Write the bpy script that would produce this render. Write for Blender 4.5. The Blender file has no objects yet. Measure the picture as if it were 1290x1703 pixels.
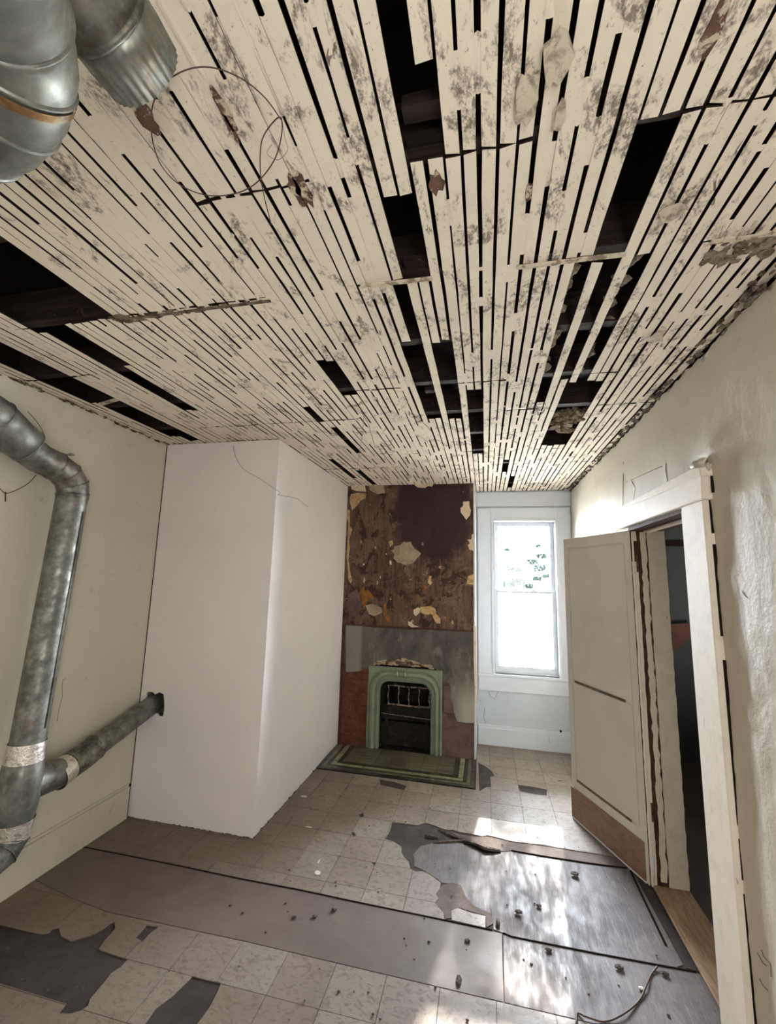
import bpy, bmesh, math, random
import numpy as np
from mathutils import Vector, Matrix, noise, geometry
random.seed(7)
rnd = random.uniform
SC = bpy.context.scene
COL = SC.collection

# ------------------------------------------------------------------ camera
FPX, YAW, PITCH, ROLL = 714.1, -.2231, .1515, .0267
Fv = Vector((math.sin(YAW)*math.cos(PITCH), math.cos(YAW)*math.cos(PITCH), math.sin(PITCH)))
_rt = Vector((math.cos(YAW), -math.sin(YAW), 0)); _up = _rt.cross(Fv)
Rv = _rt*math.cos(ROLL) + _up*math.sin(ROLL)
Uv = -_rt*math.sin(ROLL) + _up*math.cos(ROLL)
cd = bpy.data.cameras.new('camera'); cam = bpy.data.objects.new('camera', cd); COL.objects.link(cam)
cd.sensor_fit = 'VERTICAL'; cd.sensor_height = 24.0; cd.lens = FPX/1703*24.0; cd.clip_start = .02
M = Matrix((Rv, Uv, -Fv)).transposed().to_4x4(); M.translation = (0, 0, 0)
cam.matrix_world = M
SC.camera = cam

# ------------------------------------------------------------------ world, sun, room light, exposure
w = bpy.data.worlds.new('sky'); SC.world = w; w.use_nodes = True
bg = w.node_tree.nodes['Background']; bg.inputs[0].default_value = (.86, .92, 1.0, 1); bg.inputs[1].default_value = 100.0
sd = bpy.data.lights.new('sun', 'SUN'); sd.energy = 30; sd.angle = math.radians(1.0); sd.color = (1, .93, .84)
sun = bpy.data.objects.new('sun', sd); COL.objects.link(sun)
sun.rotation_euler = Vector((.13, 1, .53)).to_track_quat('Z', 'Y').to_euler()
def area(name, loc, aim, sx, sy, power, col):
    l = bpy.data.lights.new(name, 'AREA'); l.shape = 'RECTANGLE'; l.size = sx; l.size_y = sy; l.energy = power; l.color = col
    o = bpy.data.objects.new(name, l); COL.objects.link(o); o.location = loc
    o.rotation_euler = (Vector(loc)-Vector(aim)).to_track_quat('Z', 'Y').to_euler(); return o
area('rear_window_light', (-.3, -1.85, -.35), (-.5, 3, .1), 1.9, 1.9, 5.5, (1, .965, .90))
area('side_fill_light', (.86, -.55, -.25), (-2.4, 2.2, -.1), 1.2, 1.5, 29, (1, .985, .94))  # added fill that brightens the left wall and chase side; no window here
pl_ = area('window_portal', (.42, 5.0, -.15), (.42, 0, -.15), .64, 1.62, 1, (1, 1, 1)); pl_.data.cycles.is_portal = True
area('hall_light', (2.9, 3.6, -.6), (2.3, 3.9, .6), .6, .6, 16, (1, .97, .93))
SC.view_settings.view_transform = 'Standard'; SC.view_settings.look = 'None'
SC.view_settings.gamma = 1; SC.view_settings.exposure = 1.08; SC.view_settings.use_curve_mapping = False

# ------------------------------------------------------------------ room measures (metres, camera at origin)
XL, XR, ZF, ZC, YB, YC, XB, YF, YR = -2.44, .915, -1.69, .994, 4.91, 4.46, -1.475, 2.81, -2.0
XC = -.09                       # right edge of the chimney breast
def W(px, py, ax, v):           # the point of a room plane that a photograph pixel shows
    r = Fv + Rv*((px-645)/FPX) - Uv*((py-851.5)/FPX)
    return r*(v/r['xyz'.index(ax)])

# ------------------------------------------------------------------ materials
def sr(*c):
    return tuple(((x/255)/12.92 if x/255 < .04045 else ((x/255+.055)/1.055)**2.4) for x in c)+(1,)
def newmat(name, rough=.8, metal=0, spec=.3):
    m = bpy.data.materials.new(name); m.use_nodes = True
    b = m.node_tree.nodes['Principled BSDF']; b.inputs['Roughness'].default_value = rough
    b.inputs['Metallic'].default_value = metal; b.inputs['Specular IOR Level'].default_value = spec
    return m, m.node_tree, b
def N(t, k, **kw):
    n = t.nodes.new(k)
    for a, v in kw.items(): setattr(n, a, v)
    return n
def coord(t, scale=(1, 1, 1)):
    g = N(t, 'ShaderNodeNewGeometry'); mp = N(t, 'ShaderNodeMapping'); mp.inputs['Scale'].default_value = scale
    t.links.new(g.outputs['Position'], mp.inputs['Vector']); return mp.outputs[0]
def nz(t, scale, detail=4, rough=.6, st=(1, 1, 1), dist=0):
    n = N(t, 'ShaderNodeTexNoise'); n.inputs['Scale'].default_value = scale; n.inputs['Detail'].default_value = detail
    n.inputs['Roughness'].default_value = rough; n.inputs['Distortion'].default_value = dist
    t.links.new(coord(t, st), n.inputs['Vector']); return n.outputs['Fac']
def ramp(t, fac, a, b):
    r = N(t, 'ShaderNodeMapRange'); r.inputs['From Min'].default_value = a; r.inputs['From Max'].default_value = b
    t.links.new(fac, r.inputs['Value']); return r.outputs[0]
def math2(t, op, a, b):
    m = N(t, 'ShaderNodeMath', operation=op, use_clamp=True)
    for i, v in enumerate((a, b)):
        if isinstance(v, (int, float)): m.inputs[i].default_value = v
        else: t.links.new(v, m.inputs[i])
    return m.outputs[0]
def mix(t, fac, a, b):
    m = N(t, 'ShaderNodeMix', data_type='RGBA')
    if isinstance(fac, (int, float)): m.inputs['Factor'].default_value = fac
    else: t.links.new(fac, m.inputs['Factor'])
    for k, v in (('A', a), ('B', b)):
        s = [i for i in m.inputs if i.name == k and i.type == 'RGBA'][0]
        if isinstance(v, tuple): s.default_value = v
        else: t.links.new(v, s)
    return [o for o in m.outputs if o.type == 'RGBA'][0]
def bump(t, b, h, strength=.3, dist=.01):
    n = N(t, 'ShaderNodeBump'); n.inputs['Strength'].default_value = strength; n.inputs['Distance'].default_value = dist
    t.links.new(h, n.inputs['Height']); t.links.new(n.outputs[0], b.inputs['Normal'])
def mottled(name, base, layers, rough=.8, spec=.25, bs=60, bstr=.2, bdist=.004, metal=0, bst=(1, 1, 1), rvar=None):
    """layers: (colour, noise scale, threshold from, to, amount[, stretch])"""
    m, t, b = newmat(name, rough, metal, spec)
    c = base
    for L in layers:
        st = L[5] if len(L) > 5 else (1, 1, 1)
        f = math2(t, 'MULTIPLY', ramp(t, nz(t, L[1], 6, .65, st, .4), L[2], L[3]), L[4])
        c = mix(t, f, c, L[0])
    if isinstance(c, tuple): b.inputs['Base Color'].default_value = c
    else: t.links.new(c, b.inputs['Base Color'])
    if bstr: bump(t, b, nz(t, bs, 5, .6, bst), bstr, bdist)
    if rvar:
        rr = N(t, 'ShaderNodeMapRange'); rr.inputs['To Min'].default_value = rvar[1]; rr.inputs['To Max'].default_value = rvar[2]
        rr.inputs['From Min'].default_value = .35; rr.inputs['From Max'].default_value = .65
        t.links.new(nz(t, rvar[0], 4), rr.inputs['Value']); t.links.new(rr.outputs[0], b.inputs['Roughness'])
    return m
# paint on the laths: cream, flaked to grey-brown in blotches, dirtier towards the window side of the room
def lath_material():
    m, t, b = newmat('lath_paint', .7, 0, .25)
    g = N(t, 'ShaderNodeNewGeometry'); sx = N(t, 'ShaderNodeSeparateXYZ'); t.links.new(g.outputs['Position'], sx.inputs[0])
    zone = ramp(t, sx.outputs[0], -2.2, .1)
    zone = math2(t, 'MULTIPLY', zone, .05)
    zone = math2(t, 'ADD', zone, .008)
    n1 = nz(t, 9, 8, .72, (1, .55, 1), .6)
    n1 = math2(t, 'ADD', n1, zone)
    blot = ramp(t, n1, .575, .64)
    fine = ramp(t, nz(t, 75, 6, .75, (1, .6, 1)), .43, .56)
    blot = math2(t, 'MULTIPLY', blot, fine)
    c = mix(t, math2(t, 'MULTIPLY', ramp(t, nz(t, 2.2, 3), .4, .7), .35), sr(236, 224, 206), sr(218, 207, 189))
    c = mix(t, math2(t, 'MULTIPLY', blot, .85), c, sr(104, 90, 78))
    speck = math2(t, 'MULTIPLY', ramp(t, nz(t, 100, 4, .75), .645, .70), .8)
    c = mix(t, speck, c, sr(86, 72, 62))
    bare = math2(t, 'MULTIPLY', ramp(t, nz(t, 4.5, 5, .7, (1.6, .5, 1), 1), .685, .70), .85)
    c = mix(t, bare, c, sr(98, 70, 54))
    t.links.new(c, b.inputs['Base Color']); bump(t, b, nz(t, 90, 6, .7), .35, .003); return m
MAT = {}
MAT['lath'] = lath_material()
MAT['key'] = mottled('paint_key', sr(206, 194, 174), [(sr(120, 106, 92), 30, .5, .62, .7)], .9, bs=120, bstr=.6)
MAT['attic'] = mottled('attic_wood', sr(24, 18, 15), [(sr(38, 27, 21), 14, .45, .65, .7, (.4, 3, 3))], .9, .1)
MAT['joist'] = mottled('joist_wood', sr(46, 35, 29), [(sr(28, 22, 19), 12, .45, .6, .8, (.3, 3, 3)), (sr(96, 70, 54), 22, .62, .68, .5)], .85, .15)
MAT['rustwood'] = mottled('red_brown_bare_wood', sr(104, 76, 62), [(sr(70, 52, 44), 22, .45, .6, .8), (sr(200, 186, 164), 26, .50, .56, .95)], .9)
MAT['batten'] = mottled('batten_paint', sr(206, 194, 172), [(sr(122, 102, 84), 26, .52, .6, .8)], .8)
MAT['insul'] = mottled('insulation_fluff', sr(146, 134, 116), [(sr(92, 80, 66), 30, .45, .6, .8)], 1, 0, 90, .8, .01)
MAT['wall_l'] = mottled('wall_left_paint', sr(214, 208, 192), [(sr(204, 198, 182), 1.6, .4, .65, .6), (sr(160, 152, 134), 11, .62, .72, .35)], .7, .25, 45, .12, .003)
MAT['chase'] = mottled('drywall_white', sr(230, 224, 222), [(sr(222, 216, 214), 1.4, .4, .6, .6)], .8, .2, 160, .06, .001)
MAT['wall_r'] = mottled('wall_right_plaster', sr(202, 194, 178), [(sr(192, 184, 167), 3, .45, .65, .6), (sr(176, 166, 146), 14, .62, .7, .5), (sr(120, 108, 92), 40, .71, .75, .6)], .6, .35, 38, .6, .006, bst=(1, 1, 1))
MAT['wall_b'] = mottled('wall_back_paint', sr(190, 197, 204), [(sr(178, 182, 188), 4, .5, .68, .5), (sr(150, 158, 152), 18, .68, .74, .5)], .6, .35, 40, .2, .004)
MAT['trim'] = mottled('window_trim_paint', sr(206, 210, 218), [(sr(190, 194, 202), 5, .5, .7, .4)], .5, .4, 60, .1, .002)
MAT['casing'] = mottled('casing_paint', sr(230, 220, 204), [(sr(214, 203, 186), 9, .5, .65, .6), (sr(140, 124, 106), 55, .66, .7, .8, (1.5, 1.5, .25))], .6, .35, 70, .35, .003, bst=(1, 1, .3))
MAT['crust'] = mottled('broken_plaster_edge', sr(120, 108, 92), [(sr(62, 50, 42), 22, .45, .58, .9), (sr(190, 180, 160), 16, .58, .66, .7)], .95, .1, 60, .8, .01)
MAT['oldwood'] = mottled('bare_old_wood', sr(84, 58, 48), [(sr(52, 36, 30), 26, .45, .6, .8, (3, 3, .4)), (sr(150, 132, 112), 40, .64, .7, .6)], .8, .2)
MAT['door'] = mottled('door_paint', sr(212, 206, 196), [(sr(198, 191, 180), 3, .45, .65, .5), (sr(150, 138, 122), 40, .72, .76, .6)], .5, .4, 40, .08, .002)
MAT['kick'] = mottled('kick_board_brown', sr(138, 108, 92), [(sr(112, 84, 70), 16, .45, .6, .6, (1, 1, 3)), (sr(88, 62, 52), 60, .66, .7, .5)], .5, .35)
MAT['slot'] = mottled('worn_grey_slot', sr(112, 102, 92), [(sr(84, 74, 66), 30, .45, .6, .7)], .8, .15)
MAT['scar'] = mottled('plaster_scar', sr(134, 124, 110), [(sr(96, 86, 74), 30, .45, .6, .7)], .9, .1)
MAT['steel'] = mottled('hinge_metal', sr(120, 100, 82), [(sr(70, 50, 40), 60, .45, .55, .9)], .55, .5, metal=.7)
MAT['thresh'] = mottled('threshold_wood', sr(160, 132, 106), [(sr(128, 100, 78), 12, .42, .62, .8, (4, .5, 1)), (sr(190, 166, 140), 16, .58, .68, .5, (3, .6, 1))], .6, .3, 60, .2, .002)
MAT['base_l'] = mottled('baseboard_paint', sr(206, 200, 184), [(sr(160, 150, 132), 12, .6, .7, .5)], .55, .35)
MAT['dark'] = mottled('dark_gap', sr(34, 28, 24), [], .95, .05)
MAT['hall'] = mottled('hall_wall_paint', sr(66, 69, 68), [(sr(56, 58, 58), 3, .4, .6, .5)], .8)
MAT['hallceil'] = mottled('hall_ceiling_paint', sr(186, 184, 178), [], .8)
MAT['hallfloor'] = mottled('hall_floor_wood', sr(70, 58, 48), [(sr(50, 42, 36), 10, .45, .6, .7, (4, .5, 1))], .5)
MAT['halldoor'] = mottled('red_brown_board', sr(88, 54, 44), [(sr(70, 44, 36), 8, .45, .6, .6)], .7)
MAT['felt'] = mottled('grey_felt_underlay', sr(70, 64, 61), [(sr(54, 49, 47), 5, .42, .6, .7), (sr(112, 104, 97), 30, .62, .72, .6)], .8, .12, 80, .4, .003, rvar=(12, .65, .9))
MAT['brownfelt'] = mottled('brown_felt_underlay', sr(100, 86, 76), [(sr(80, 66, 58), 9, .42, .6, .7), (sr(128, 112, 98), 20, .6, .7, .5)], .75, .2, 80, .3, .003)
MAT['hardboard'] = mottled('brown_hardboard', sr(108, 97, 88), [(sr(94, 83, 75), 2.5, .42, .62, .7), (sr(128, 116, 106), 9, .6, .72, .4, (.6, 2, 1)), (sr(84, 70, 60), 60, .70, .75, .7)], .6, .3, 120, .25, .002, rvar=(5, .5, .7))
def sheet_material():
    m, t, b = newmat('worn_wood_sheet', .6, 0, .2)
    wv = N(t, 'ShaderNodeTexWave'); wv.inputs['Scale'].default_value = 9; wv.inputs['Distortion'].default_value = 14; wv.inputs['Detail'].default_value = 4; wv.inputs['Detail Scale'].default_value = 1.2
    t.links.new(coord(t, (2.2, .45, 1)), wv.inputs['Vector'])
    c = mix(t, ramp(t, nz(t, 3.2, 6, .65), .38, .62), sr(112, 104, 102), sr(84, 78, 78))
    c = mix(t, math2(t, 'MULTIPLY', ramp(t, wv.outputs['Fac'], .7, 1), .14), c, sr(150, 142, 136))
    c = mix(t, math2(t, 'MULTIPLY', ramp(t, nz(t, 14, 7, .75, (3, .5, 1)), .56, .68), .5), c, sr(146, 138, 132))
    c = mix(t, math2(t, 'MULTIPLY', ramp(t, nz(t, 48, 5, .75), .6, .68), .6), c, sr(58, 50, 46))
    t.links.new(c, b.inputs['Base Color'])
    rr = N(t, 'ShaderNodeMapRange'); rr.inputs['To Min'].default_value = .42; rr.inputs['To Max'].default_value = .8
    rr.inputs['From Min'].default_value = .35; rr.inputs['From Max'].default_value = .65
    t.links.new(nz(t, 11, 5, .7, (2, .6, 1)), rr.inputs['Value']); t.links.new(rr.outputs[0], b.inputs['Roughness'])
    bump(t, b, nz(t, 60, 5, .7), .2, .002); return m
MAT['plysheet'] = sheet_material()
MAT['chimney'] = None
MAT['brick'] = mottled('old_red_brick', sr(104, 66, 55), [(sr(78, 50, 43), 9, .42, .6, .8), (sr(160, 104, 82), 22, .62, .7, .5)], .9, .1, 80, .6, .004)
MAT['mortar'] = mottled('lime_mortar', sr(112, 70, 54), [(sr(80, 48, 38), 16, .45, .6, .7)], .95, .05, 80, .6, .005)
MAT['brownplaster'] = mottled('brown_scratch_plaster', sr(112, 92, 86), [(sr(84, 66, 62), 5, .42, .6, .8), (sr(140, 118, 110), 14, .6, .7, .5)], .95, .05, 60, .5, .005)
MAT['scrap'] = mottled('wallpaper_scrap_tan', sr(188, 160, 118), [(sr(150, 112, 70), 20, .45, .6, .8)], .9, .1)
MAT['scrapw'] = mottled('wallpaper_scrap_pale', sr(206, 188, 164), [(sr(170, 140, 108), 24, .55, .65, .7)], .9, .1)
MAT['scrapo'] = mottled('wallpaper_scrap_orange', sr(150, 100, 52), [(sr(104, 64, 36), 18, .42, .6, .8)], .9, .1)
MAT['flue'] = mottled('flue_patch_plaster', sr(168, 150, 128), [(sr(136, 116, 96), 14, .42, .62, .8)], .95, .05, 50, .6, .006)
MAT['green'] = mottled('green_enamel_paint', sr(124, 134, 114), [(sr(104, 114, 96), 6, .45, .62, .6), (sr(70, 74, 58), 34, .66, .70, .85, (1, 1, .5))], .5, .4, 50, .2, .002)
MAT['soot'] = mottled('soot_black', sr(34, 31, 29), [(sr(62, 54, 48), 12, .5, .66, .6)], .85, .15, 50, .5, .006)
MAT['ash'] = mottled('ash_and_soot', sr(74, 62, 54), [(sr(50, 42, 38), 8, .45, .6, .8)], .95, .05, 60, .8, .01)
MAT['iron'] = mottled('dusty_iron', sr(166, 148, 132), [(sr(70, 60, 54), 40, .42, .58, .9)], .8, .2, metal=.1)
MAT['tile_g'] = mottled('green_hearth_tile', sr(100, 96, 76), [(sr(76, 66, 56), 5, .4, .58, .9), (sr(142, 140, 108), 26, .62, .7, .6)], .35, .5, 50, .2, .002)
MAT['tile_l'] = mottled('pale_green_hearth_tile', sr(140, 142, 112), [(sr(98, 94, 72), 12, .45, .62, .8)], .35, .5)
MAT['tile_d'] = mottled('dark_green_hearth_tile', sr(46, 48, 38), [(sr(80, 82, 62), 14, .5, .66, .7)], .35, .5)
MAT['chip'] = mottled('dark_debris', sr(74, 66, 60), [(sr(120, 110, 100), 60, .5, .6, .8)], .9, .1)
MAT['chipw'] = mottled('pale_debris', sr(206, 200, 188), [], .9, .1)
MAT['wire'] = mottled('rusty_wire', sr(84, 66, 56), [], .6, .3, metal=.3, bstr=0)
MAT['wirew'] = mottled('pale_wire', sr(150, 140, 128), [], .6, .3, bstr=0)
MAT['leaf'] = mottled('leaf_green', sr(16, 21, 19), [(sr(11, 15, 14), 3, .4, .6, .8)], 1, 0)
MAT['bark'] = mottled('bark', sr(98, 86, 74), [], .9)
MAT['grass'] = mottled('yard_pale_ground', sr(206, 204, 196), [(sr(150, 160, 120), 1.2, .5, .6, .6)], .9)
def tile_material(name, base, dirt, seed):
    m, t, b = newmat(name, .5, 0, .22)
    c = mix(t, math2(t, 'MULTIPLY', ramp(t, nz(t, 2.2+seed*.2, 5, .6), .4, .65), .6), base, dirt)
    c = mix(t, math2(t, 'MULTIPLY', ramp(t, nz(t, 26, 5, .7, (1, 1.6, 1), 1), .50, .62), .6), c, sr(98, 86, 74))
    c = mix(t, math2(t, 'MULTIPLY', ramp(t, nz(t, 90, 3, .7), .66, .71), .6), c, sr(84, 72, 60))
    # old dirt gathered at the foot of the boxed-in corner
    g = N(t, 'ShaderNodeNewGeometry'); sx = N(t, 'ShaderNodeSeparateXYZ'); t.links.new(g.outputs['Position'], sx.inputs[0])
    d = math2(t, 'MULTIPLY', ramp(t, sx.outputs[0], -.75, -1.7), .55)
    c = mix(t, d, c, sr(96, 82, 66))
    t.links.new(c, b.inputs['Base Color'])
    rr = N(t, 'ShaderNodeMapRange'); rr.inputs['To Min'].default_value = .42; rr.inputs['To Max'].default_value = .6
    rr.inputs['From Min'].default_value = .35; rr.inputs['From Max'].default_value = .65
    t.links.new(nz(t, 9, 4), rr.inputs['Value']); t.links.new(rr.outputs[0], b.inputs['Roughness'])
    bump(t, b, nz(t, 40, 4), .12, .002); return m
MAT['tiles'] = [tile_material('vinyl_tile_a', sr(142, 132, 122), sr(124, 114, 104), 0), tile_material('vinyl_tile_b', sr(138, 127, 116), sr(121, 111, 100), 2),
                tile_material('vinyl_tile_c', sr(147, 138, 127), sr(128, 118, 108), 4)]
def chimney_material():
    m, t, b = newmat('peeled_wallpaper_layers', .85, 0, .2)
    c = mix(t, ramp(t, nz(t, 5, 6, .7, (1, 1, .5), .6), .42, .58), sr(98, 74, 60), sr(74, 54, 46))
    c = mix(t, math2(t, 'MULTIPLY', ramp(t, nz(t, 40, 4, .7, (2, 1, .12)), .45, .65), .4), c, sr(128, 106, 90))
    c = mix(t, math2(t, 'MULTIPLY', ramp(t, nz(t, 4.2, 7, .72, (1, 1, .8), 1.2), .535, .55), .9), c, sr(54, 38, 34))
    c = mix(t, math2(t, 'MULTIPLY', ramp(t, nz(t, 3.1, 7, .7, (1.3, 1, 1), 1.4), .57, .59), .85), c, sr(112, 92, 84))
    c = mix(t, math2(t, 'MULTIPLY', ramp(t, nz(t, 9, 8, .78, (1, 1, 1.3), 1.5), .632, .64), .95), c, sr(172, 134, 84))
    c = mix(t, math2(t, 'MULTIPLY', ramp(t, nz(t, 21, 8, .75, (1, 1, 1), 1), .66, .67), .9), c, sr(196, 176, 140))
    # the large dark soot-and-water stain, upper right of the middle
    g = N(t, 'ShaderNodeNewGeometry'); vm = N(t, 'ShaderNodeVectorMath', operation='SUBTRACT'); vm.inputs[1].default_value = (-.52, YC, .72)
    t.links.new(g.outputs['Position'], vm.inputs[0]); v2 = N(t, 'ShaderNodeVectorMath', operation='MULTIPLY'); v2.inputs[1].default_value = (1.25, 0, 1.0)
    t.links.new(vm.outputs[0], v2.inputs[0]); ln = N(t, 'ShaderNodeVectorMath', operation='LENGTH'); t.links.new(v2.outputs[0], ln.inputs[0])
    d = N(t, 'ShaderNodeMath', operation='ADD'); t.links.new(ln.outputs['Value'], d.inputs[0])
    nn = math2(t, 'MULTIPLY', nz(t, 4, 6, .7), .55); t.links.new(nn, d.inputs[1])
    c = mix(t, math2(t, 'MULTIPLY', ramp(t, d.outputs[0], .92, .74), .9), c, sr(50, 37, 36))
    t.links.new(c, b.inputs['Base Color']); bump(t, b, nz(t, 24, 7, .7), .6, .008); return m
MAT['chimney'] = chimney_material()
def coat_material():
    m, t, b = newmat('grey_sooty_plaster', .8, 0, .25)
    c = mix(t, ramp(t, nz(t, 3.5, 6, .65, (1, 1, .7), .5), .4, .62), sr(100, 94, 86), sr(70, 66, 62))
    c = mix(t, math2(t, 'MULTIPLY', ramp(t, nz(t, 14, 6, .7, (1, 1, .4)), .55, .66), .5), c, sr(138, 130, 118))
    c = mix(t, math2(t, 'MULTIPLY', ramp(t, nz(t, 30, 5, .7), .62, .68), .6), c, sr(58, 50, 46))
    g = N(t, 'ShaderNodeNewGeometry'); sx = N(t, 'ShaderNodeSeparateXYZ'); t.links.new(g.outputs['Position'], sx.inputs[0])
    r = math2(t, 'MULTIPLY', ramp(t, sx.outputs[0], -.38, -.2), ramp(t, sx.outputs[2], -.95, -1.2))
    c = mix(t, math2(t, 'MULTIPLY', r, .7), c, sr(176, 170, 160))
    l = math2(t, 'MULTIPLY', ramp(t, sx.outputs[0], -1.24, -1.27), .55)
    c = mix(t, l, c, sr(150, 146, 140))
    t.links.new(c, b.inputs['Base Color']); bump(t, b, nz(t, 30, 6, .7), .4, .005); return m
MAT['coat'] = coat_material()
def duct_material(name, rust=0., dark=0.):
    m, t, b = newmat(name, .48, .72, .5)
    v = N(t, 'ShaderNodeTexVoronoi'); v.inputs['Scale'].default_value = 55; t.links.new(coord(t), v.inputs['Vector'])
    c = mix(t, math2(t, 'MULTIPLY', v.outputs['Distance'], .9), sr(150, 150, 142), sr(124, 125, 118))
    c = mix(t, ramp(t, nz(t, 13, 6, .65), .4, .62), c, sr(102-dark*22, 103-dark*23, 96-dark*24))
    c = mix(t, math2(t, 'MULTIPLY', ramp(t, nz(t, 7, 5, .7), .58-rust*.16, .68-rust*.1), .5), c, sr(110, 84, 60))
    t.links.new(c, b.inputs['Base Color'])
    rr = N(t, 'ShaderNodeMapRange'); rr.inputs['To Min'].default_value = .36; rr.inputs['To Max'].default_value = .62
    rr.inputs['From Min'].default_value = .35; rr.inputs['From Max'].default_value = .65
    t.links.new(nz(t, 26, 5), rr.inputs['Value']); t.links.new(rr.outputs[0], b.inputs['Roughness'])
    bump(t, b, nz(t, 9, 3), .25, .006); return m
MAT['duct'] = duct_material('galvanised_steel')
MAT['ductd'] = duct_material('galvanised_steel_dull', .5, 1)
MAT['foil'] = mottled('foil_tape', sr(228, 222, 214), [(sr(168, 160, 150), 34, .5, .6, .7)], .36, .5, 60, .8, .006, metal=.85)
MAT['rusttape'] = mottled('rusty_band', sr(146, 112, 66), [(sr(104, 76, 46), 30, .42, .6, .9), (sr(150, 148, 140), 16, .58, .68, .7)], .55, .4, metal=.5)
gm = bpy.data.materials.new('window_glass'); gm.use_nodes = True; t = gm.node_tree; t.nodes.clear()
o_ = N(t, 'ShaderNodeOutputMaterial'); tr = N(t, 'ShaderNodeBsdfTransparent'); gl = N(t, 'ShaderNodeBsdfGlossy'); gl.inputs['Roughness'].default_value = .03
lw = N(t, 'ShaderNodeFresnel'); lw.inputs['IOR'].default_value = 1.45; mx = N(t, 'ShaderNodeMixShader')
tr.inputs['Color'].default_value = (.96, .97, .98, 1)
t.links.new(lw.outputs[0], mx.inputs[0]); t.links.new(tr.outputs[0], mx.inputs[1]); t.links.new(gl.outputs[0], mx.inputs[2]); t.links.new(mx.outputs[0], o_.inputs[0])
MAT['glass'] = gm

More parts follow.
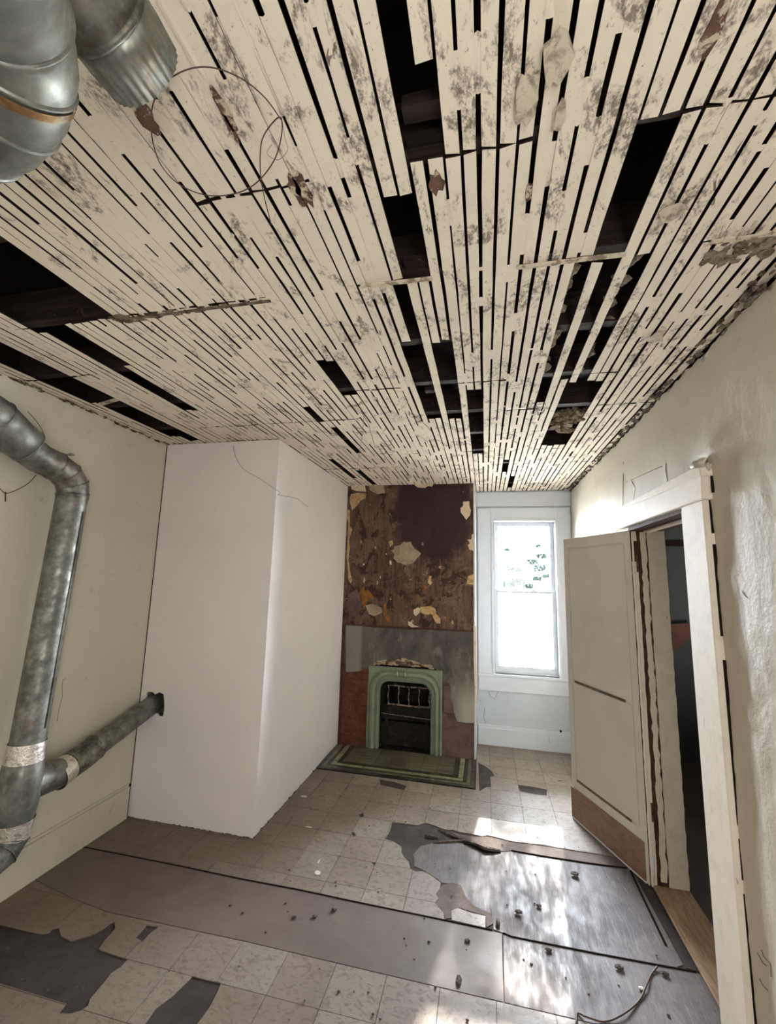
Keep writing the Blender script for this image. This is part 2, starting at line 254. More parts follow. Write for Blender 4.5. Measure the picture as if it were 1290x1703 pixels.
# ------------------------------------------------------------------ builders
ORG = {}
def setp(o, label=None, cat=None, kind=None, group=None):
    if label: o['label'] = label
    if cat: o['category'] = cat
    if kind: o['kind'] = kind
    if group: o['group'] = group
    return o
def empty(name, loc, label, cat, kind=None, group=None):
    o = bpy.data.objects.new(name, None); COL.objects.link(o); o.location = loc; o.empty_display_size = .05
    ORG[o.name] = Vector(loc); return setp(o, label, cat, kind, group)
class MB:
    def __init__(s): s.v = []; s.f = []; s.mi = []
    def add(s, vs, fs, mi=0):
        n = len(s.v); s.v += [tuple(v) for v in vs]; s.f += [tuple(i+n for i in f) for f in fs]; s.mi += [mi]*len(fs); return s
    def box(s, x0, x1, y0, y1, z0, z1, j=0.):
        v = [Vector((x, y, z)) for x in (x0, x1) for y in (y0, y1) for z in (z0, z1)]
        if j: v = [p+Vector((rnd(-j, j), rnd(-j, j), rnd(-j, j))) for p in v]
        return s.add(v, [(0, 1, 3, 2), (4, 6, 7, 5), (0, 4, 5, 1), (2, 3, 7, 6), (0, 2, 6, 4), (1, 5, 7, 3)])
    def obox(s, o, a, b, c):      # box from corner o along vectors a, b, c
        v = [o+a*i+b*j+c*k for i in (0, 1) for j in (0, 1) for k in (0, 1)]
        return s.add(v, [(0, 1, 3, 2), (4, 6, 7, 5), (0, 4, 5, 1), (2, 3, 7, 6), (0, 2, 6, 4), (1, 5, 7, 3)])
    def prism(s, pts, d):         # planar polygon pts (Vectors) given thickness vector d
        n = len(pts); v = list(pts)+[p+d for p in pts]
        return s.add(v, [tuple(range(n)), tuple(range(2*n-1, n-1, -1))]+[(i, (i+1) % n, n+(i+1) % n, n+i) for i in range(n)])
    def tube(s, pts, r, seg=8, caps=True, mod=None):
        pts = [Vector(p) for p in pts]; R_ = r if isinstance(r, (list, tuple)) else [r]*len(pts)
        tg = []
        for i in range(len(pts)):
            a = pts[max(i-1, 0)]; b = pts[min(i+1, len(pts)-1)]
            d1 = (pts[i]-a).normalized() if i else Vector(); d2 = (b-pts[i]).normalized() if i < len(pts)-1 else Vector()
            tg.append((d1+d2).normalized())
        ref = Vector((0, 0, 1)) if abs(tg[0].z) < .9 else Vector((1, 0, 0))
        u = tg[0].cross(ref).normalized(); vs = []; fs = []
        for i, (p, tt) in enumerate(zip(pts, tg)):
            u = (u-tt*u.dot(tt)).normalized(); v = tt.cross(u)
            d = (pts[i]-pts[i-1]).normalized() if i else tt
            k = 1/max(.6, d.dot(tt))   # keep mitred rings full width
            for q in range(seg):
                a = 2*math.pi*q/seg; rr = R_[i]*(mod(i, q) if mod else 1)
                vs.append(p+u*math.cos(a)*rr+v*math.sin(a)*rr)
        for i in range(len(pts)-1):
            for q in range(seg):
                q2 = (q+1) % seg; fs.append((i*seg+q, i*seg+q2, (i+1)*seg+q2, (i+1)*seg+q))
        if caps: fs += [tuple(range(seg-1, -1, -1)), tuple((len(pts)-1)*seg+q for q in range(seg))]
        return s.add(vs, fs)
    def lump(s, c, r, seed=0, sq=(1, 1, 1), rough=.35, sub=1):
        bm = bmesh.new(); bmesh.ops.create_icosphere(bm, subdivisions=sub, radius=1)
        vs = []
        for v in bm.verts:
            k = 1+rough*noise.noise(v.co*1.7+Vector((seed, seed*.7, 3)))*2
            vs.append(Vector(c)+Vector((v.co.x*sq[0], v.co.y*sq[1], v.co.z*sq[2]))*r*k)
        fs = [tuple(x.index for x in f.verts) for f in bm.faces]; bm.free(); return s.add(vs, fs)
    def build(s, name, mat, parent=None, smooth=False, bevel=0, label=None, cat=None, kind=None, group=None):
        vs = np.array(s.v, dtype=float); c = (vs.min(0)+vs.max(0))/2
        if parent is None and cat: c[2] = vs.min(0)[2]
        me = bpy.data.meshes.new(name); me.from_pydata([tuple(x) for x in (vs-c)], [], s.f)
        for mm in (mat if isinstance(mat, list) else [mat]): me.materials.append(mm)
        if isinstance(mat, list): me.polygons.foreach_set('material_index', s.mi)
        if smooth: me.polygons.foreach_set('use_smooth', [True]*len(s.f))
        bm = bmesh.new(); bm.from_mesh(me); bmesh.ops.recalc_face_normals(bm, faces=bm.faces)
        if bevel: bmesh.ops.bevel(bm, geom=list(bm.edges), offset=bevel, segments=1, affect='EDGES', clamp_overlap=True)
        bm.to_mesh(me); bm.free()
        o = bpy.data.objects.new(name, me); COL.objects.link(o); c = Vector(c); ORG[o.name] = c
        o.parent = parent; o.location = c-(ORG[parent.name] if parent else Vector())
        return setp(o, label, cat, kind, group)
def inpoly(p, poly):
    r = False; n = len(poly)
    for i in range(n):
        a = poly[i]; b = poly[i-1]
        if (a[1] > p[1]) != (b[1] > p[1]) and p[0] < (b[0]-a[0])*(p[1]-a[1])/(b[1]-a[1])+a[0]: r = not r
    return r
def cut_sheet(mb, outer, keeps, holes, to3, d):
    """flat sheet: outer (inside every keep, outside every hole), thickness vector d, triangulated and given edges"""
    vs = []; es = []
    for poly in [outer]+keeps+holes:
        n = len(vs); vs += [Vector((p[0], p[1])) for p in poly]; es += [(n+i, n+(i+1) % len(poly)) for i in range(len(poly))]
    V, E_, F_, *_ = geometry.delaunay_2d_cdt(vs, es, [], 0, 1e-5)
    tri = []
    for f in F_:
        c = sum((V[i] for i in f), Vector((0, 0)))/len(f)
        if inpoly(c, outer) and all(inpoly(c, k) for k in keeps) and not any(inpoly(c, h) for h in holes): tri.append(tuple(f))
    if not tri: return 0
    ed = {}
    for f in tri:
        for i in range(3):
            a, b = f[i], f[(i+1) % 3]; ed[(a, b)] = 1
    used = sorted({i for f in tri for i in f}); mp = {k: i for i, k in enumerate(used)}; n = len(used)
    P = [Vector(to3(V[k][0], V[k][1])) for k in used]
    fs = [tuple(mp[i] for i in f) for f in tri]+[tuple(n+mp[i] for i in reversed(f)) for f in tri]
    fs += [(mp[a], n+mp[a], n+mp[b], mp[b]) for (a, b) in ed if (b, a) not in ed]
    mb.add(P+[p+d for p in P], fs)
    return sum(abs((V[f[1]]-V[f[0]]).cross(V[f[2]]-V[f[0]]))/2 for f in tri)
def rough_line(p, q, n, j):
    p = Vector(p); q = Vector(q); d = (q-p); nn = Vector((-d.y, d.x)).normalized()
    return [tuple(p+d*(i/n)+nn*(rnd(-j, j) if 0 < i else 0)) for i in range(n)]
def blob(cx, cy, rx, ry, n=14, j=.25, seed=0):
    random.seed(seed+101)
    r = [(cx+rx*math.cos(2*math.pi*i/n)*rnd(1-j, 1+j), cy+ry*math.sin(2*math.pi*i/n)*rnd(1-j, 1+j)) for i in range(n)]
    return r

# ------------------------------------------------------------------ walls
m = MB(); m.box(XL-.1, XL, YR, YB+.1, ZF-.05, ZC+.34)
wl = m.build('wall_left', MAT['wall_l'], label='smooth cream left wall with a hairline crack behind the galvanised duct', cat='wall', kind='structure')
def crack(pts, mat, parent, r=.0015):
    m = MB(); m.tube(pts, r, 4); return m.build('crack', mat, parent)
crack([W(x, y, 'x', XL+.0005) for x, y in [(109, 1128), (104, 1132), (103, 1145), (104, 1158), (100, 1172), (97, 1186), (95, 1200)]], MAT['oldwood'], wl, .0012)
m = MB(); ys = [YR+(2.79-YR)*i/20 for i in range(21)]
m.box(XL, XL+.022, YR, 2.785, ZF, -1.485); m.box(XL, XL+.012, YR, 2.785, -1.485, -1.47)
m.build('baseboard_left', MAT['base_l'], bevel=.002, label='tall cream baseboard along the foot of the left wall', cat='baseboard', kind='structure')

m = MB(); m.box(XL+.001, XL+.004, 2.787, YF-.001, ZF+.002, -1.475); m.build('baseboard_gap_shade', MAT['dark'], wl)  # dark strip added in the open gap to stand for its shade
# right wall: uneven plaster, with the doorway left open
DY0, DY1, DZ = 2.18, 3.0, .355
def lin(a, b, n): return [a+(b-a)*i/n for i in range(n+1)]
ys = lin(YR, .5, 20)[:-1]+lin(.5, DY0, 62)[:-1]+lin(DY0, DY1, 24)[:-1]+lin(DY1, YB, 56)
zs = lin(ZF-.02, DZ, 66)[:-1]+lin(DZ, ZC+.0, 26)
def wr_x(y, z):
    n = noise.noise(Vector((0, y*1.3, z*1.3)))*.012+noise.noise(Vector((5, y*5, z*4)))*.006
    r = noise.noise(Vector((9, y*13, z*10))); n += max(0, abs(r)-.18)*-.014
    # a swelling of thick plaster above the near end of the door head, and the smooth board beside it
    d = math.hypot((y-1.92)/.16, (z-.56)/.07); n += -.030*math.exp(-d*d)
    if 3.25 < y < 4.0 and .46 < z < .8: n -= .004
    if 2.45 < y < 3.2 and .5 < z < .74: n += .006
    return XR-.003+n*.8
m = MB(); vs = []; fs = []
for i, y in enumerate(ys):
    for k, z in enumerate(zs):
        zz = z
        if k == len(zs)-1: zz = ZC-.012-abs(noise.noise(Vector((y*9, 2, 0))))*.05
        vs.append((wr_x(y, zz), y, zz))
nk = len(zs)
for i in range(len(ys)-1):
    for k in range(nk-1):
        if DY0-1e-6 < (ys[i]+ys[i+1])/2 < DY1+1e-6 and (zs[k]+zs[k+1])/2 < DZ: continue
        fs.append((i*nk+k, (i+1)*nk+k, (i+1)*nk+k+1, i*nk+k+1))
m.add(vs, fs)
wr = m.build('wall_right', MAT['wall_r'], smooth=True, label='lumpy cream plaster wall around the doorway', cat='wall', kind='structure')
m = MB(); m.box(XR+.02, XR+.17, YR, DY0-.02, ZF-.05, ZC+.3); m.box(XR+.02, XR+.17, DY1+.02, YB+.1, ZF-.05, ZC+.3); m.box(XR+.02, XR+.17, DY0-.02, DY1+.02, DZ+.02, ZC+.3)
m.build('wall_core', MAT['dark'], wr)
# scars and cracks in the plaster
for pts in ([(1052, 835), (1056, 812), (1050, 800)], [(1111, 800), (1108, 782), (1109, 770)], [(1038, 846), (1036, 800), (1037, 768)],
            [(1222, 1580), (1236, 1592), (1243, 1612), (1246, 1632)], [(1268, 1580), (1272, 1592), (1283, 1603), (1285, 1625)],
            [(1262, 1585), (1270, 1602), (1276, 1606)], [(1264, 1628), (1270, 1640), (1279, 1648)],
            [(1236, 982), (1240, 990), (1246, 996)], [(1176, 790), (1181, 830), (1178, 838)], [(1002, 868), (1008, 866), (1010, 878)], [(1103, 775), (1040, 802)], [(1155, 985), (1165, 1000)]):
    crack([Vector((wr_x(p.y, p.z)-.001, p.y, p.z)) for p in (W(x, y, 'x', XR-.003) for x, y in pts)], MAT['scar'], wr, .0016)
# broken plaster along the ceiling line
m = MB()
for i in range(190):
    y = rnd(.35, YB-.05); r = rnd(.004, .017)
    m.lump((XR-rnd(.004, .05), y, ZC-rnd(.0, .028)), r, i, (1, rnd(1, 3), .7), .4)
m.build('broken_plaster_edge', MAT['crust'], wr, kind='stuff', label='ragged crumbled plaster where the wall meets the laths')
m = MB()
for i in range(120):
    y = rnd(.5, YF); m.lump((XL+rnd(.002, .03), y, ZC-rnd(0, .012)), rnd(.003, .011), i+300, (1, rnd(1, 4), .6), .4)
for i in range(60):
    x = rnd(XL, XB); m.lump((x, YF-.012+rnd(-.005, .01), ZC-rnd(-.004, .006)), rnd(.002, .006), i+400, (rnd(1, 4), 1, .6), .4)
m.build('broken_plaster_edge', MAT['crust'], wl, kind='stuff', label='ragged plaster edge along the top of the left wall')

# back wall with the window opening
WX0, WX1, WZ0, WZ1 = .09, .755, -.975, .665
m = MB(); cut_sheet(m, [(XL-.1, ZF-.05), (XR+.12, ZF-.05), (XR+.12, ZC+.34), (XL-.1, ZC+.34)], [], [[(WX0, WZ0), (WX1, WZ0), (WX1, WZ1), (WX0, WZ1)]], lambda a, b: (a, YB, b), Vector((0, .14, 0)))
wb = m.build('wall_back', MAT['wall_b'], label='pale painted plaster wall around the narrow window', cat='wall', kind='structure')
m = MB(); m.box(XC, XR-.005, YB-.012, YB, .82, ZC-.01)
m.build('trim_1', MAT['trim'], bevel=.002, label='wide pale frieze board above the window, under the ceiling', cat='trim', kind='structure')
m = MB()
vs = []
m.box(XC+.01, XR-.01, YB-.022, YB, ZF, -1.52); m.box(XC+.01, XR-.01, YB-.014, YB, -1.52, -1.495)
m.build('baseboard_back', MAT['trim'], bevel=.003, label='tall pale baseboard under the window', cat='baseboard', kind='structure')
crack([W(x, y, 'y', YB-.001) for x, y in [(812, 1150), (815, 1158), (822, 1163), (828, 1150)]], MAT['felt'], wb)
crack([W(x, y, 'y', YB-.001) for x, y in [(806, 1178), (804, 1192), (807, 1202)]], MAT['felt'], wb)
m = MB(); m.box(.62, .66, YB-.034, YB-.022, -1.60, -1.55)
m.build('outlet_box', MAT['trim'], None, bevel=.003, label='small painted outlet box on the baseboard under the window', cat='outlet')
p = W(932, 1216, 'y', YB-.014); m = MB(); m.tube([p, p+Vector((0, -.006, 0))], .012, 12); m.build('outlet_hole', MAT['dark'], None, label='small round dark knockout on the board under the window', cat='knockout')

# boxed-in drywall chase in the left corner, with the duct hole
hole = [(x, z) for x, _, z in [tuple(W(a, b, 'y', YF)) for a, b in [(243, 1153), (247, 1150), (254, 1151), (258, 1155), (265, 1151), (272, 1155), (273, 1168), (273, 1180), (271, 1191), (263, 1191), (262, 1188), (248, 1180), (243, 1168)]]]
ch = empty('wall_chase', (XB, YF, ZF), 'smooth white boxed-in drywall corner with a ragged hole for the duct', 'wall', 'structure')
m = MB(); cut_sheet(m, [(XL, ZF), (XB, ZF), (XB, ZC-.004), (XL, ZC-.004)], [], [hole], lambda a, b: (a, YF, b), Vector((0, .014, 0)))
m.build('front_panel', MAT['chase'], ch)
m = MB(); m.box(XB-.014, XB, YF+.0141, YB, ZF+.0, ZC-.004); m.build('side_panel', MAT['chase'], ch)
m = MB(); m.box(XB-.003, XB+.0012, YF-.0012, YF+.02, ZF+.002, ZC-.006); m.build('corner_bead', MAT['chase'], ch)
m = MB(); m.box(XL+.001, XL+.006, YF-.0025, YF-.0002, ZF+.2, ZC-.01); m.build('corner_gap', MAT['dark'], ch)
m = MB()
for i in range(40): m.lump((XB+.004, rnd(YF, YC), ZF+.004), rnd(.003, .009), i+700, (1, 2, .8), .4)
for i in range(40): m.lump((rnd(XL, XB), YF-.004, ZF+.003), rnd(.002, .006), i+760, (2, 1, .6), .4)
m.build('base_crumbs', MAT['crust'], ch, kind='stuff')

# rear of the room (behind the camera)
m = MB(); m.box(XL-.1, XR+.17, YR-.1, YR, ZF-.05, ZC+.3)
m.build('wall_rear', MAT['wall_l'], label='plain cream rear wall behind the camera', cat='wall', kind='structure')

# ------------------------------------------------------------------ ceiling
ce = empty('ceiling', (-.76, 1.5, ZC), 'exposed cream-painted lath ceiling with missing laths and dark gaps', 'ceiling', 'structure')
PIT, LW = .0420, .0340
JO = [.885+.405*k for k in range(-8, 11)]
FAM = [(-2.6, -1.93, 2), (-1.93, -1.44, 1), (-1.44, -1.08, 1), (-1.08, -.745, 1), (-.745, -.41, 0), (-.41, -.162, 1), (-.162, .100, 0), (.100, .378, 1), (.378, .64, 0), (.64, 1.2, 1)]
JOINT = {0: .885, 1: 1.29, 2: .48}
HOLES = [(-.165, -.13, -.3, .885), (-.125, -.09, .70, .885), (-.245, -.158, .975, 1.29), (-.29, -.24, 1.29, 1.72), (-.33, -.243, 1.68, 2.56), (-.2, -.152, 1.70, 2.57), (-.068, -.010, 2.2, 3.37),
         (.355, .43, .885, 1.31), (.288, .338, 1.31, 2.40), (.372, .425, 1.33, 2.14), (.462, .515, 1.33, 2.16), (.44, .60, 2.19, 3.22),
         (-1.665, -1.455, .0, 1.29), (-1.80, -1.745, .9, 2.2), (-1.715, -1.69, .9, 1.62), (-2.33, -2.13, .9, 2.0), (-2.28, -2.13, 1.95, 2.64), (-2.20, -2.13, 2.5, 2.74), (-1.86, -1.80, .9, 1.32), (-.745, -.70, 1.77, 2.14), (-1.07, -1.03, 2.28, 2.52),
         (-1.005, -.965, 2.64, 3.22), (-1.30, -1.26, 3.4, 4.1), (-1.16, -1.13, 3.8, 4.4), (.18, .21, 3.6, 4.0), (.24, .27, 4.2, 4.7)]
random.seed(11)
laths = []; rear = []
cols = []
x = XL+.004
while x+LW < XR+.01:
    cols.append(x); x += PIT
def col_w(i): return LW+(random.Random(i*7).random()-.5)*.006-(.0012 if cols[i] > -.4 else 0)
for ci, x0 in enumerate(cols):
    wd = col_w(ci); xm = x0+wd/2; fam = [f for a, b, f in FAM if a <= xm < b][0]
    hs = sorted([(h[2], h[3]) for h in HOLES if h[0]-.004 < xm < h[1]+.004])
    yk = JOINT[fam]-1.215*3; segs = []
    while yk < YB:
        segs.append([max(yk+rnd(.002, .007), YR), min(yk+1.215-rnd(.002, .006), YB-.003)]); yk += 1.215
    for s in segs:
        if s[1]-s[0] < .03: continue
        parts = [s]
        for h in hs:
            np_ = []
            for a, b in parts:
                if h[1] <= a or h[0] >= b: np_.append([a, b]); continue
                if h[0]-a > .06: np_.append([a, h[0]+rnd(-.02, .0)])
                if b-h[1] > .06: np_.append([h[1]+rnd(-.0, .02), b])
            parts = np_
        for a, b in parts:
            (laths if b > .5 else rear).append((ci, x0, wd, a, b))
def lath(mb, x0, wd, a, b, lo=0.):
    L = b-a; n = max(2, int(L/.12)); z0 = ZC+lo; ph = rnd(0, 99); vs = []; fs = []
    for i in range(n+1):
        y = a+L*i/n; dl = noise.noise(Vector((ph, y*6, 0)))*.0022; dr = noise.noise(Vector((ph+40, y*6, 0)))*.0022
        dz = noise.noise(Vector((ph+9, y*2.5, 1)))*.002
        if i in (0, n): dz += rnd(-.001, .001)
        ya = y+(rnd(-.004, .004) if i in (0, n) else 0); yb_ = y+(rnd(-.004, .004) if i in (0, n) else 0)
        vs += [(x0+dl, ya, z0+dz), (x0+wd+dr, yb_, z0+dz+rnd(-.0005, .0005)), (x0+wd+dr, yb_, z0+dz+.005), (x0+dl, ya, z0+dz+.005)]
    for i in range(n):
        q = i*4
        for k in range(4): fs.append((q+k, q+(k+1) % 4, q+4+(k+1) % 4, q+4+k))
    fs += [(0, 1, 2, 3), (n*4+3, n*4+2, n*4+1, n*4)]
    mb.add(vs, fs); mb.mi[-len(fs):] = [0 if (i < n*4 and i % 4 == 0) else 1 for i in range(len(fs))]
def px_area(l):
    ym = max((l[3]+l[4])/2, .6); return (l[4]-max(l[3], .5))/(ym*ym)
laths.sort(key=px_area, reverse=True)
for k, l in enumerate(laths[:298]):
    m = MB(); lath(m, l[1], l[2], l[3], l[4], rnd(-.0015, .0015)); m.build('lath', [MAT['lath'], MAT['joist']], ce)
m = MB()
for l in laths[298:]+rear: lath(m, l[1], l[2], l[3], l[4])
m.build('far_laths', [MAT['lath'], MAT['joist']], ce, kind='stuff', label='remaining laths in the distance and overhead')
# paint and plaster that bridges the gaps between laths in runs
m = MB(); random.seed(5)
def in_hole(xa, ya, yb_): return any(h[0]-.03 < xa < h[1]+.03 and ya < h[3]+.02 and yb_ > h[2]-.02 for h in HOLES)
for ci in range(len(cols)-1):
    xa = cols[ci]+col_w(ci)-.003; xb = cols[ci+1]+.003
    op, cl = ((.62, .08) if xa > .1 else ((.75, .07) if xa > -.35 else (.34, .21)))
    y = -.2+rnd(0, .6)
    while y < YB-.05:
        L = cl*rnd(.15, 1.9)
        if not in_hole((xa+xb)/2, y, y+L):
            n = max(1, int(L/.03)); vs = []; fs = []
            dz = rnd(.0, .0015)
            for i in range(n+1):
                yy = y+L*i/n+rnd(-.004, .004); z = ZC+dz+rnd(-.0008, .0008); vs += [(xa, yy, z), ((xa+xb)/2, yy+rnd(-.006, .006), z-rnd(-.0005, .0015)), (xb, yy, z)]
            for i in range(n): fs += [(i*3, i*3+1, i*3+4, i*3+3), (i*3+1, i*3+2, i*3+5, i*3+4)]
            m.add(vs, fs)
        y += L+op*rnd(.15, 1.9)
m.build('paint_bridges', MAT['lath'], ce, kind='stuff', label='paint and plaster bridging the lath gaps')
# lumps of plaster still clinging
m = MB()
for i in range(230):
    xx = rnd(-.25, .88) if i % 3 else rnd(XL, 0); yy = rnd(.5, 4.8)
    if in_hole(xx, yy, yy): continue
    m.lump((xx, yy, ZC-.001), rnd(.003, .010), i, (.6, rnd(1, 2.2), .35), .5)
m.build('plaster_crumbs', MAT['key'], ce, kind='stuff', label='crumbs of plaster clinging to the laths')
# ragged paper and plaster flakes hanging off laths
for (px, py, sx, sy, s_) in [(925, 95, .026, .05, 3), (872, 165, .022, .05, 4), (1118, 350, .03, .03, 5), (1090, 560, .03, .04, 6), (930, 190, .014, .03, 8)]:
    p = W(px, py, 'z', ZC-.004); pl = blob(p.x, p.y, sx, sy, 12, .3, s_); m = MB()
    m.prism([Vector((a, b, ZC-.002-.008*abs(math.sin(a*90+b*40)))) for a, b in pl], Vector((0, 0, -.0025))); m.build('paint_flake', MAT['key'], ce)
for (px, py, sx, sy, s_) in [(505, 318, .018, .05, 13), (492, 318, .012, .045, 14), (372, 182, .010, .05, 15), (384, 215, .007, .03, 16), (238, 190, .020, .045, 17), (725, 305, .018, .03, 18), (1190, 40, .014, .05, 19), (880, 320, .008, .03, 20)]:
    p = W(px, py, 'z', ZC-.003); pl = blob(p.x, p.y, sx, sy, 14, .35, s_); m = MB()
    m.prism([Vector((a, b, ZC-.0028)) for a, b in pl], Vector((0, 0, .002))); m.build('bare_patch', MAT['rustwood'], ce)
m = MB(); random.seed(64)
for i in range(90):
    u = rnd(0, 1)**1.5; m.lump((-1.44+u*.66, 1.305+rnd(-.02, .022)*(1.2-u), ZC-.001), rnd(.004, .013)*(1.2-.6*u), i, (1.6, .8, .3), .4)
m.build('plaster_crumbs', MAT['crust'], ce, kind='stuff', label='brown crumbs along the broken plaster line')
# joists across, and the dark boarding above
for y in JO:
    if y < YR or y > YB-.03: continue
    m = MB(); m.box(XL, XR+.02, y-.022, y+.022, ZC+.0115, ZC+.15, .001); m.build('joist', MAT['joist'], ce)
m = MB(); m.box(XL-.05, XR+.12, YR-.05, YB+.1, ZC+.30, ZC+.33); m.build('attic_boarding', MAT['attic'], ce)
for q in ((XL, XL+.008, YR, YB), (XR+.006, XR+.014, YR, YB), (XL, XR, YB-.01, YB-.002), (XL, XR, YR+.002, YR+.01)):
    m = MB(); m.box(q[0], q[1], q[2], q[3], ZC+.0005, ZC+.30); m.build('attic_dark_liner', MAT['attic'], ce)  # dark liner added so the void behind the holes looks black
for (xa, xb, y) in [(-.41, -.163, 1.292), (.106, .425, 1.294), (.648, .87, 1.288)]:
    m = MB(); n = 8; pts = [Vector((xa+(xb-xa)*i/n, y+rnd(-.002, .002), ZC-.007+rnd(-.0015, .0015))) for i in range(n+1)]
    for i in range(n): m.obox(pts[i]+Vector((0, -.008, 0)), pts[i+1]-pts[i], Vector((0, .015, 0)), Vector((0, 0, .006)))
    m.build('batten', MAT['batten'], ce, label='thin painted wood strip nailed across the lath ends')
m = MB(); m.box(-1.44, -.76, 1.30, 1.315, ZC-.0035, ZC-.0005, .001); m.build('plaster_ridge', MAT['crust'], ce, label='ridge of old plaster along a line of lath ends')
# stubs of dark wood glimpsed in the holes
for (xa, xb, y, z, h, mt) in [(-.17, -.07, .80, ZC+.03, .03, 'joist'), (-.17, -.07, .86, ZC+.015, .012, 'attic'), (-.25, -.15, 1.25, ZC+.02, .02, 'joist'), (-.30, -.23, 1.72, ZC+.03, .02, 'batten'), (-.31, -.23, 2.2, ZC+.012, .02, 'joist'), (.28, .44, 1.72, ZC+.02, .02, 'joist')]:
    m = MB(); m.box(xa, xb, y-.02, y+.02, z, z+h, .002); m.build('wood_stub', MAT[mt], ce)
p0 = Vector((-2.27, 2.02, ZC-.004)); m = MB(); m.obox(p0, Vector((.16, -.03, .01)), Vector((0, .028, 0)), Vector((0, 0, .007))); m.build('loose_lath', MAT['batten'], ce, label='short loose lath stub across the long gap by the left wall')
# grey fluff of insulation sagging in the right-hand hole and by the wall
m = MB(); random.seed(9)
for i in range(70):
    m.lump((rnd(.44, .61), rnd(2.62, 2.95), ZC+rnd(.0, .05)), rnd(.012, .035), i, (1, 1, .6), .6)
m.build('insulation', MAT['insul'], ce, kind='stuff', label='grey-brown insulation fluff sagging in the hole near the window')
m = MB()
for i in range(60):
    y = rnd(1.33, 2.1); m.lump((rnd(.44, .48) if i % 2 else rnd(.28, .3), y, ZC+rnd(.012, .05)), rnd(.008, .022), i+90, (1, 1.4, .6), .6)
for i in range(40):
    m.lump((rnd(.66, .84), rnd(1.31, 1.40), ZC+rnd(-.006, .004)), rnd(.010, .022), i+190, (1, 1, .4), .6)
m.build('insulation', MAT['insul'], ce, kind='stuff', label='tufts of insulation along the broken lath edges')

# ------------------------------------------------------------------ floor
fl = empty('floor', (-.76, 1.5, ZF), 'worn floor of old vinyl tiles, hardboard sheets and torn grey felt', 'floor', 'structure')
m = MB(); m.box(XL-.05, XR+.02, YR, YB+.05, ZF-.06, ZF-.004); m.build('subfloor', MAT['felt'], fl, label='grey felt underlay showing where tiles are gone')
def FP(px, py): p = W(px, py, 'z', ZF); return (p.x, p.y)
def c6(x, y): return FP(400+x/2.58, 1250+y/2.58)
def c7(x, y): return FP(x/2.867, 1350+y/2.867)
def c8(x, y): return FP(850+x/3.225, 1250+y/3.225)
torn = [c6(*p) for p in [(1060, 358), (1035, 362), (1010, 358), (975, 350), (940, 345), (912, 335), (885, 336), (865, 330), (830, 316), (795, 305), (760, 316), (705, 309), (650, 303), (640, 340), (620, 375), (655, 385), (690, 408), (690, 430), (700, 450), (722, 475), (727, 500), (750, 514), (780, 513), (802, 522), (830, 540), (858, 562), (855, 585), (838, 612), (850, 628), (834, 650), (852, 672), (870, 690), (874, 716)]]
seam1 = [c6(*p) for p in [(870, 720), (530, 650), (260, 592), (0, 543)]]+[FP(300, 1440), FP(200, 1420)]+[(XL, 2.46)]
U = [(XC, YB), (XR+.02, YB), (XR+.02, 3.30)]+[c8(560, 562), c8(330, 528), c8(170, 500), (c8(0, 480))]+torn+seam1+[(XL, YF), (XB, YF), (XB, 3.875), (XC+.002, 3.875)]
frag = [c6(*p) for p in [(905, 715), (905, 682), (930, 670), (985, 690), (1035, 702), (1050, 705), (1050, 755), (905, 722)]]
rects = [(FP(795, 1270), FP(822, 1312)), (FP(860, 1305), FP(912, 1322)), (FP(632, 1299), FP(676, 1312))]
def pxpoly(pts): return [FP(*p) for p in pts]
holesU = [pxpoly([(795, 1268), (806, 1274), (818, 1283), (822, 1290), (815, 1292), (817, 1309), (808, 1309), (797, 1316)]), pxpoly([(861, 1305), (885, 1308), (909, 1313), (909, 1323), (890, 1321), (864, 1316)]),
          pxpoly([(632, 1296), (655, 1300), (676, 1307), (672, 1314), (650, 1309), (632, 1305)]), pxpoly([(584, 1385), (588, 1383), (592, 1388), (588, 1392)]), pxpoly([(596, 1355), (604, 1352), (605, 1358), (600, 1359)]), pxpoly([(617, 1434), (626, 1434), (622, 1439)])]
Y2 = 2.083
D1 = [c7(*p) for p in [(-400, 430), (0, 535), (100, 560), (200, 582), (235, 575), (248, 560), (280, 550), (292, 590), (340, 615), (430, 590), (490, 560), (520, 535), (545, 525), (550, 555), (525, 585), (500, 610), (470, 655), (540, 680), (612, 702), (575, 740), (530, 770), (490, 820), (430, 890), (420, 925), (380, 950), (330, 962), (278, 960), (300, 935), (315, 915), (200, 880), (0, 818), (-400, 700)]]
D2 = [c7(*p) for p in [(918, 783), (960, 795), (1055, 815), (1030, 870), (1000, 930), (940, 1012), (900, 1100), (560, 1160), (690, 1012), (740, 940), (820, 880)]]
D3 = [c7(*p) for p in [(700, 540), (755, 548), (715, 580), (680, 618), (645, 600), (670, 575)]]
D4 = [c8(*p) for p in [(830, 1425), (860, 1445), (1000, 1440), (1150, 1500), (1200, 1560), (850, 1560)]]
GX, GY, TS = -.195, 3.47, .228
top3 = lambda a, b: (a, b, ZF)
random.seed(21)
ntile = 0
